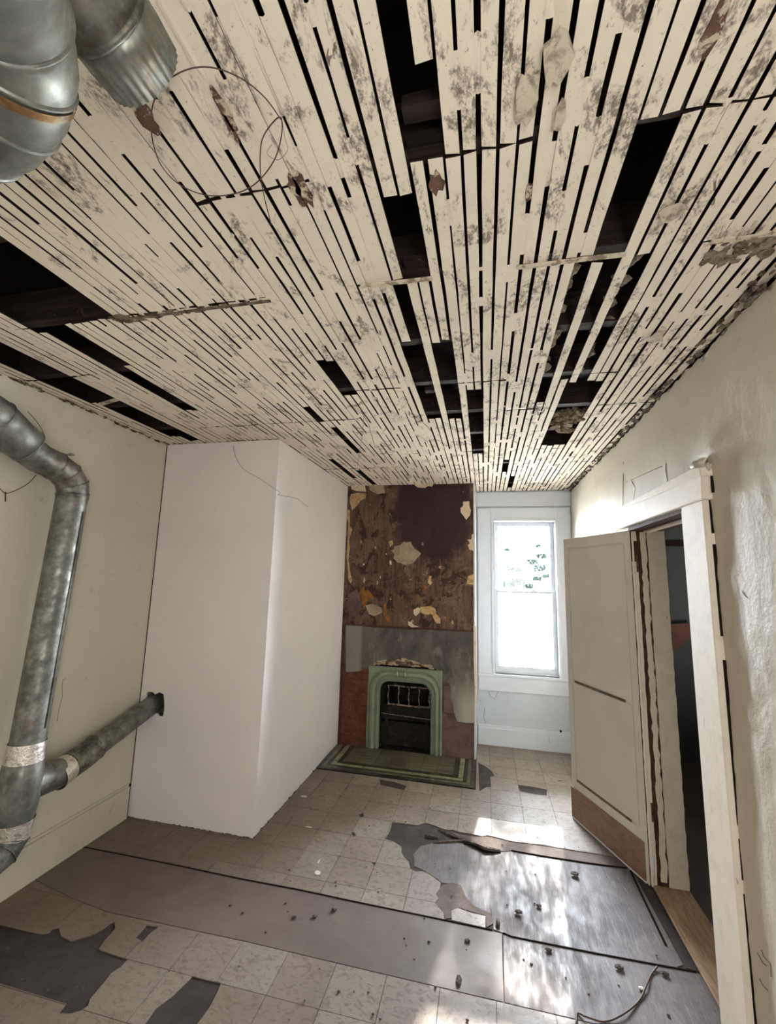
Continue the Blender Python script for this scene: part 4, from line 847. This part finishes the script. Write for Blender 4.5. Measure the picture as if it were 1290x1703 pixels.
# ------------------------------------------------------------------ hall beyond the doorway
m = MB(); m.box(XR+.0205, 4.2, .6, 6.4, ZF-.06, ZF+.003); m.build('floor_hall', MAT['hallfloor'], label='dim wooden hall floor beyond the doorway', cat='floor', kind='structure')
m = MB(); m.box(TX-.01, 4.2, .6, 6.4, .62, .66); m.build('ceiling_hall', MAT['hallceil'], label='pale hall ceiling beyond the doorway', cat='ceiling', kind='structure')
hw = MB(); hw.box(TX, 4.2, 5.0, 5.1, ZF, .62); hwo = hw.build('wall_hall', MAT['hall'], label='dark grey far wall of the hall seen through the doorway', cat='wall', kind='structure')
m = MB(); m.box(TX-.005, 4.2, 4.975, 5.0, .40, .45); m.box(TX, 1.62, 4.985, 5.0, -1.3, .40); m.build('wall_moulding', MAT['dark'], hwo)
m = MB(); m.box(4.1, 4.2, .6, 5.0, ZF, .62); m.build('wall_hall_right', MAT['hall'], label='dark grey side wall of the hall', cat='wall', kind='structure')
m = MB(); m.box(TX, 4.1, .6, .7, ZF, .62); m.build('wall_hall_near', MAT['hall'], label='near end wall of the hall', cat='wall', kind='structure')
bx = [tuple(W(a, b, 'y', 4.9)) for a, b in [(1112, 1038), (1160, 1036), (1150, 1060), (1118, 1085)]]
m = MB(); m.prism([Vector(p) for p in bx], Vector((0, .03, 0))); m.build('red_board', MAT['halldoor'], None, label='dark red-brown board high on the hall wall beyond the doorway', cat='board')

# ------------------------------------------------------------------ ducts
def spline(pts, n=8):
    P = [Vector(p) for p in pts]; P = [P[0]*2-P[1]]+P+[P[-1]*2-P[-2]]; out = []
    for i in range(1, len(P)-2):
        for k in range(n):
            t_ = k/n; a, b, c_, d_ = P[i-1:i+3]
            out.append(.5*((2*b)+(c_-a)*t_+(2*a-5*b+4*c_-d_)*t_*t_+(3*b-a-3*c_+d_)*t_**3))
    return out+[P[-2]]
def ring(mb, p, dr, r, w_=.004, b=.004, seg=32):
    dr = dr.normalized(); mb.tube([p-dr*w_, p-dr*w_*.4, p+dr*w_*.4, p+dr*w_], [r, r+b, r+b, r], seg, False)
def elbow(name, pts, r, mat, parent, seams, label=None):
    m = MB(); m.tube(pts, r, 32, False)
    for i in seams:
        dr = pts[min(i+1, len(pts)-1)]-pts[max(i-1, 0)]; rr = r[i] if isinstance(r, list) else r; ring(m, pts[i], dr, rr)
    return m.build(name, MAT[mat], parent, smooth=True, label=label)
DX = -2.285
def D(px, py): return W(px, py, 'x', DX)
wd_ = empty('wall_duct', tuple(D(30, 1320)), 'galvanised steel duct running down the left wall with a branch into the white box', 'duct')
R1 = .076
T0, T1 = D(121, 822), D(44, 1245)
m = MB(); pts = [T0+(T1-T0)*i/10 for i in range(11)]; m.tube(pts, R1, 36, False); ring(m, T0+(T1-T0)*.01, T1-T0, R1)
sd_ = (T1-T0).normalized(); side = Vector((.6, -.8, 0)); side = (side-sd_*side.dot(sd_)).normalized()
side2 = Vector((.95, .2, 0)); side2 = (side2-sd_*side2.dot(sd_)).normalized()
m.obox(T0+side2*(R1-.001)-Vector((0, 0, .1)), (T1-T0)*.85, side2*.004, sd_.cross(side2)*.008)
m.build('straight_pipe', MAT['duct'], wd_, smooth=True)
# elbow at the top, in gores, leading back towards the upper sleeve
E0, E1, E2, E3 = T0, D(118, 792)+Vector((0, .0, .02)), D(88, 768), D(22, 730)
ep = [T0+(T1-T0)*.02, T0, T0+Vector((0, -.01, .055)), T0+Vector((0, -.055, .105)), T0+Vector((0, -.125, .135)), T0+Vector((0, -.21, .15)), E3]
elbow('elbow', ep, R1+.002, 'ductd', wd_, [1, 2, 3, 4], label='dull gored elbow at the top')
m = MB(); E4 = E3+Vector((0, -.30, .07)); m.tube([E3+Vector((0, .04, 0)), E3, E4], R1, 32, False); m.build('straight_pipe', MAT['ductd'], wd_, smooth=True)
sl = [D(26, 722)+Vector((0, .02, .0)), D(12, 705), D(-20, 690), D(-70, 680)]
sl = [E3+Vector((0, .075, -.015)), E3+Vector((0, 0, .015)), E3+Vector((.01, -.10, .07)), E3+Vector((.02, -.22, .10)), E3+Vector((.05, -.5, .12))]
m = MB(); m.tube(sl, [.094, .098, .10, .10, .10], 36, True); ring(m, sl[0]+(sl[1]-sl[0])*.08, sl[1]-sl[0], .094, .003, .003, 36); ring(m, sl[2], sl[3]-sl[1], .10, .004, .004, 36)
m.build('sleeve', MAT['duct'], wd_, smooth=True, label='larger sleeve at the upper end')
m = MB(); p = D(108, 756); m.prism([p, p+Vector((0, .035, .02)), p+Vector((0, .06, .012)), p+Vector((0, .03, .0))], Vector((.003, 0, 0))); m.build('strap_tab', MAT['ductd'], wd_)
# wye
B0, B1, B2 = D(62, 1302), D(100, 1285), Vector(W(264, 1164, 'y', YF+.08))
Wt, Wb = D(44, 1245), D(22, 1372)
m = MB(); pts = [Wt+(Wb-Wt)*i/8 for i in range(9)]; m.tube(pts, [R1+.003, R1+.006, R1+.012, R1+.016, R1+.017, R1+.015, R1+.012, R1+.006, R1+.003], 36, False); 
bd = (B2-B1).normalized(); Wc = Wt+(Wb-Wt)*.5
m.tube([Wc, Wc+(B1-Wc)*.4, B1], [R1+.012, R1+.006, R1-.002], 32, False); m.build('wye', MAT['duct'], wd_, smooth=True)
m = MB(); m.tube([Wt-(Wb-Wt)*.10, Wt+(Wb-Wt)*.16], [R1+.0045, R1+.008], 36, False); m.build('foil_tape', MAT['foil'], wd_, smooth=True)
m = MB(); m.tube([Wb-(Wb-Wt)*.07, Wb+(Wb-Wt)*.16], [R1+.010, R1+.005], 36, False); m.build('foil_tape', MAT['foil'], wd_, smooth=True)
eb = [Wb, Wb+Vector((0, -.005, -.055)), Wb+Vector((0, -.04, -.10)), Wb+Vector((0, -.11, -.12)), Wb+Vector((0, -.3, -.13))]
elbow('elbow', eb, R1+.002, 'ductd', wd_, [1, 2, 3], label='dark elbow at the bottom turning towards the camera')
# branch
BL = (B2-B1).length; jt = .30
m = MB(); m.tube([B1-bd*.03, B1+bd*.05], [R1+.003, R1-.004], 32, False); m.build('foil_tape', MAT['foil'], wd_, smooth=True)
q0, q1 = B1+bd*.05, B1+bd*(BL*jt); kink = Vector((0, 0, -.012))
m = MB(); m.tube([q0, (q0+q1)/2+kink*.4, q1], [R1-.002, R1-.001, R1-.003], 32, False); ring(m, q1-bd*.012, bd, R1-.003, .004, .003); ring(m, (q0+q1)/2, bd+Vector((0, 0, .5)), R1-.002, .003, .003); m.build('branch_elbow', MAT['ductd'], wd_, smooth=True)
m = MB(); m.tube([q1-bd*.03, B2], R1-.010, 36, False); ring(m, q1+bd*.0, bd, R1-.010, .006, .004); m.build('branch_pipe', MAT['duct'], wd_, smooth=True)

# overhead ducts near the camera
od = empty('overhead_elbow_duct', (-.8, .4, .75), 'large galvanised duct elbow overhead at the top left with a rusty band', 'duct')
ZD = .75
def Q(px, py, z_=ZD): return W(px, py, 'z', z_)
pa = [Q(-90, -260, .66), Q(-44, -90, .705), Q(-10, -10, .73), Q(10, 70, .72), Q(4, 130, .705), Q(-30, 178, .695), Q(-107, 215, .69)]
pb = [p.copy() for p in pa]; sp = []
for a, b in zip(pb[:-1], pb[1:]):
    sp += [a+(b-a)*k/3 for k in range(3)]
sp.append(pb[-1])
m = MB(); m.tube(sp, .083, 40, False)
for i in (6, 10, 13, 16): ring(m, sp[i], sp[min(i+1, len(sp)-1)]-sp[i-1], .083, .004, .0035, 40)
m.build('gored_pipe', MAT['duct'], od, smooth=True)
m = MB(); dd = (sp[11]-sp[10]).normalized(); m.tube([sp[10]+dd*.006, sp[11]+dd*.002], [.0860, .0853], 40, False); m.build('rusty_band', MAT['rusttape'], od, smooth=True)
oc = empty('overhead_crimped_duct', (-.55, .45, .8), 'dull duct overhead at the top left ending in a crimped collar', 'duct')
c0, c1_ = Q(70, -120, .897), Q(240, 122, .897); cdv = (c1_-c0).normalized(); RC = .0765
m = MB(); e0 = c1_-cdv*.085; m.tube([c0-cdv*.1, c0, e0-cdv*.04, e0], RC, 44, False); ring(m, e0-cdv*.0, cdv, RC, .006, .004, 44); ring(m, e0-cdv*.014, cdv, RC, .005, -.003, 44)
m.build('straight_pipe', MAT['ductd'], oc, smooth=True)
m = MB(); m.tube([e0, e0+cdv*.028, e0+cdv*.036, c1_], [RC-.001, RC-.001, RC-.002, RC-.006], 120, False, mod=lambda i, q: 1 if i < 2 else (1+.022*math.cos(q*2*math.pi/4)))
o = m.build('crimped_end', MAT['duct'], oc, smooth=True); sm = o.modifiers.new('wall', 'SOLIDIFY'); sm.thickness = .0012
m = MB(); m.tube([c0, c1_-cdv*.01], RC-.008, 32, True); m.build('dark_inside', MAT['dark'], oc)
# hangers up to the joists
for par, p in ((od, sp[14]), (oc, c0+cdv*.05)):
    m = MB(); m.box(p.x-.01, p.x+.01, p.y-.001, p.y+.001, p.z+.06, ZC+.02); m.build('hanger_strap', MAT['steel'], par)

# ------------------------------------------------------------------ wires
def wire(name, pts, r, label, mat='wire', sm_=True):
    m = MB(); m.tube(spline(pts, 6) if sm_ else pts, r, 6); return m.build(name, MAT[mat], None, smooth=True, label=label, cat='wire')
def zc(px, py, z_=.93): return W(px, py, 'z', z_)
loop = [(468, 200), (440, 162), (400, 130), (350, 112), (305, 118), (268, 145), (252, 185), (253, 230), (268, 275), (300, 308), (345, 325), (390, 322), (425, 305), (455, 268), (468, 225), (466, 195), (447, 212), (434, 240), (433, 290), (440, 330), (450, 370)]
wire('wire_coil', [zc(x, y, .925+.02*math.sin(i*.9)) for i, (x, y) in enumerate(loop)]+[zc(450, 371, .93)], .0013, 'loop of rusty wire hanging under the laths near the overhead ducts')
wire('thin_wire', [zc(468, 195, ZC-.004), zc(474, 230, .95), zc(478, 250, .94), zc(462, 266, .94), zc(444, 255, .95), zc(452, 240, .96)], .0007, 'fine pale wire curl beside the large wire loop', 'wirew')
wire('hanging_wire', [Vector(W(605, 690, 'z', ZC-.002)), W(603, 720, 'z', .93), W(598, 750, 'z', .86), W(594, 775, 'z', .80)], .0016, 'thin pale wire dangling from the laths in the middle of the ceiling', 'wirew')
wire('hanging_wire', [Vector(W(600, 683, 'z', ZC-.002)), W(612, 705, 'z', .95), W(618, 725, 'z', .92), W(623, 742, 'z', .90)], .0018, 'short dark wire dangling beside the pale one in mid ceiling')
wire('wall_wire', [W(x, y, 'y', YF-.004) for x, y in [(388, 741), (392, 760), (405, 780), (430, 795), (455, 812), (466, 820)]]+[Vector((XB+.005, YF+.02, W(468, 822, 'y', YF).z))]+[W(x, y, 'x', XB+.004) for x, y in [(480, 826), (495, 830), (505, 838), (513, 843)]], .0012, 'thin wire trailing from the ceiling across the white boxed corner')
wire('nail_wire', [W(x, y, 'x', XL+.006) for x, y in [(60, 790), (48, 803), (30, 814), (14, 820), (6, 819), (-6, 805)]], .0016, 'thin wire looped to a nail on the left wall behind the duct')
wire('wall_nail', [W(9, 818, 'x', XL+.004), W(9, 834, 'x', XL+.01)], .003, 'bent nail holding the wire on the left wall', sm_=False)
wire('duct_wire', [W(x, y, 'x', XL+.02) for x, y in [(46, 684), (60, 700), (70, 715), (73, 728)]], .0016, 'thin wire curving up the wall behind the upper duct sleeve')
wire('floor_wire', [W(x, y, 'z', ZF+.004+(.006 if i % 2 else 0)) for i, (x, y) in enumerate([(956, 1712), (958, 1700), (960, 1685), (975, 1691), (1005, 1699), (1035, 1687), (1062, 1665), (1074, 1640), (1082, 1622), (1093, 1607)])], .0035, 'grey cable lying loose on the floor by the threshold')

# ------------------------------------------------------------------ debris
def chunk(px, py, r, label, mat='chip', sq=(1.3, .9, .6), seed=1, group=None):
    p = W(px, py, 'z', ZF); m = MB(); m.lump((0, 0, 0), r, seed, (sq[0], sq[1], sq[2]*.75), .13); zmin = min(v[2] for v in m.v)
    m.v = [(v[0]+p.x, v[1]+p.y, v[2]-zmin+ZF+.001) for v in m.v]
    return m.build('debris_chip', MAT[mat], None, label=label, cat='debris', group=group)
chunk(955, 1456, .020, 'largest dark debris chunk, on the sunlit sheet before the door', sq=(1.2, 1, .7), seed=4)
chunk(862, 1519, .017, 'dark crumb on the glossy sheet near the torn tile corner', seed=5)
chunk(828, 1537, .018, 'dark crumb at the right end of the long seam', sq=(.7, 1.5, .6), seed=6)
chunk(555, 1515, .013, 'rightmost of the three dark crumbs on the brown hardboard', seed=7)
chunk(523, 1526, .011, 'middle of the three dark crumbs on the brown hardboard', seed=8)
chunk(489, 1527, .010, 'leftmost of the three dark crumbs on the brown hardboard', seed=9)
chunk(763, 1632, .016, 'long dark sliver on the hardboard near the bottom', sq=(.8, 1.8, .5), seed=10)
chunk(777, 1566, .012, 'dark crumb just below the middle of the long seam', seed=11)
chunk(528, 1452, .020, 'white plaster smear on the tiles', 'chipw', (1, 1.1, .08), 12)
chunk(530, 1433, .011, 'small white flake above the plaster smear on the tiles', 'chipw', (.5, 2, .12), 13)
chunk(505, 1325, .022, 'white oval flake by the foot of the white boxed wall', 'chipw', (1.4, .8, .1), 14)
chunk(513, 1376, .018, 'pale sliver on the tiles right of the white boxed wall', 'chipw', (1.6, .5, .1), 15)
chunk(477, 1328, .014, 'brown lump against the foot of the white boxed wall', 'brownplaster', (1, 1, 1), 16)
chunk(1030, 1612, .016, 'dark crumb in front of the threshold seam', seed=17)
chunk(1105, 1622, .014, 'dark crumb beside the loose cable end', seed=18)
chunk(1066, 1646, .010, 'pale flake beside the loose cable', 'chipw', seed=19)
chunk(912, 1582, .013, 'rounded crumb just above the cross seam in sunlight', seed=20)
chunk(931, 1299, .014, 'orange flake on the far tiles', 'scrapo', (1.4, 1, .15), 21)
chunk(896, 1508, .013, 'dark round crumb between the sun streak and the door', seed=22)
random.seed(88); k = 0
while k < 64:
    px, py = rnd(380, 1120), rnd(1290, 1700)
    p = W(px, py, 'z', ZF)
    if p.x > .8 or p.x < XB+.1 or p.y > 3.8: continue
    if p.y < 2.45 and rnd(0, 1) < .35: pass
    chunk(px, py, rnd(.0025, .0065), 'tiny dark crumb scattered on the dusty floor', seed=k+30, group='tiny crumbs scattered on the floor'); k += 1

# ------------------------------------------------------------------ outside
m = MB(); m.box(-20, 20, YB+.3, 45, -2.4, -2.3); m.build('yard_ground', MAT['grass'], label='bright washed-out ground outside the window', cat='ground', kind='structure')
def tree(name, x_, y_, zt_, cl, label, seed):
    random.seed(seed); t_ = empty(name, (x_, y_, -2.3), label, 'tree', group=None)
    m = MB(); m.tube(spline([(x_, y_, -2.3), (x_+.1, y_, -.8), (x_-.05, y_+.1, zt_-1), (x_+.1, y_, zt_)], 4), .06, 8); m.build('trunk', MAT['bark'], t_, smooth=True)
    m = MB(); br = MB()
    for (cx, cy, cz, rx, ry, rz, n) in cl:
        br.tube([(x_, y_, zt_-1.2), ((x_+cx)/2, (y_+cy)/2, (zt_-1+cz)/2+.1), (cx, cy, cz)], [.03, .02, .008], 5)
        for i in range(n):
            a = Vector((rnd(-1, 1), rnd(-1, 1), rnd(-1, 1))); c = Vector((cx+a.x*rx, cy+a.y*ry, cz+a.z*rz)); s_ = rnd(.03, .065)
            u = Vector((rnd(-1, 1), rnd(-1, 1), rnd(-1, 1))).normalized(); v_ = u.cross(Vector((rnd(-1, 1), rnd(-1, 1), rnd(-1, 1)))).normalized()
            m.add([c-u*s_, c+v_*s_*.5, c+u*s_, c-v_*s_*.5], [(0, 1, 2, 3)])
    br.build('branch', MAT['bark'], t_); m.build('foliage', MAT['leaf'], t_, kind='stuff')
# sun direction from the floor: (.13, 1, .53) per metre of depth; crown dapples the light
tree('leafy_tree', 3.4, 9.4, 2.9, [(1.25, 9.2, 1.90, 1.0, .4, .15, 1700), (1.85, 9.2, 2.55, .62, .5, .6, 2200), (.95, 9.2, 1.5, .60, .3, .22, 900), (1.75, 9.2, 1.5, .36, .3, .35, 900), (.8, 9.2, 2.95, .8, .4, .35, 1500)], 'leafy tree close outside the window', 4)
clumps = []
random.seed(12)
for px, py, r, n in [(846, 972, .20, 240), (862, 968, .22, 260), (878, 975, .16, 160), (892, 962, .14, 140), (848, 945, .13, 120), (862, 948, .10, 80), (885, 935, .16, 130), (900, 925, .16, 130), (897, 945, .18, 160), (908, 958, .12, 90), (843, 914, .09, 60), (895, 908, .08, 50)]:
    p = W(px, py, 'y', 12.5); clumps.append((p.x, 12.5, p.z, r*.8, .2, r*.42, n))
tree('distant_tree', 3.6, 13, 1.5, clumps, 'pale washed-out foliage in the distance, seen through the upper sash', 6)
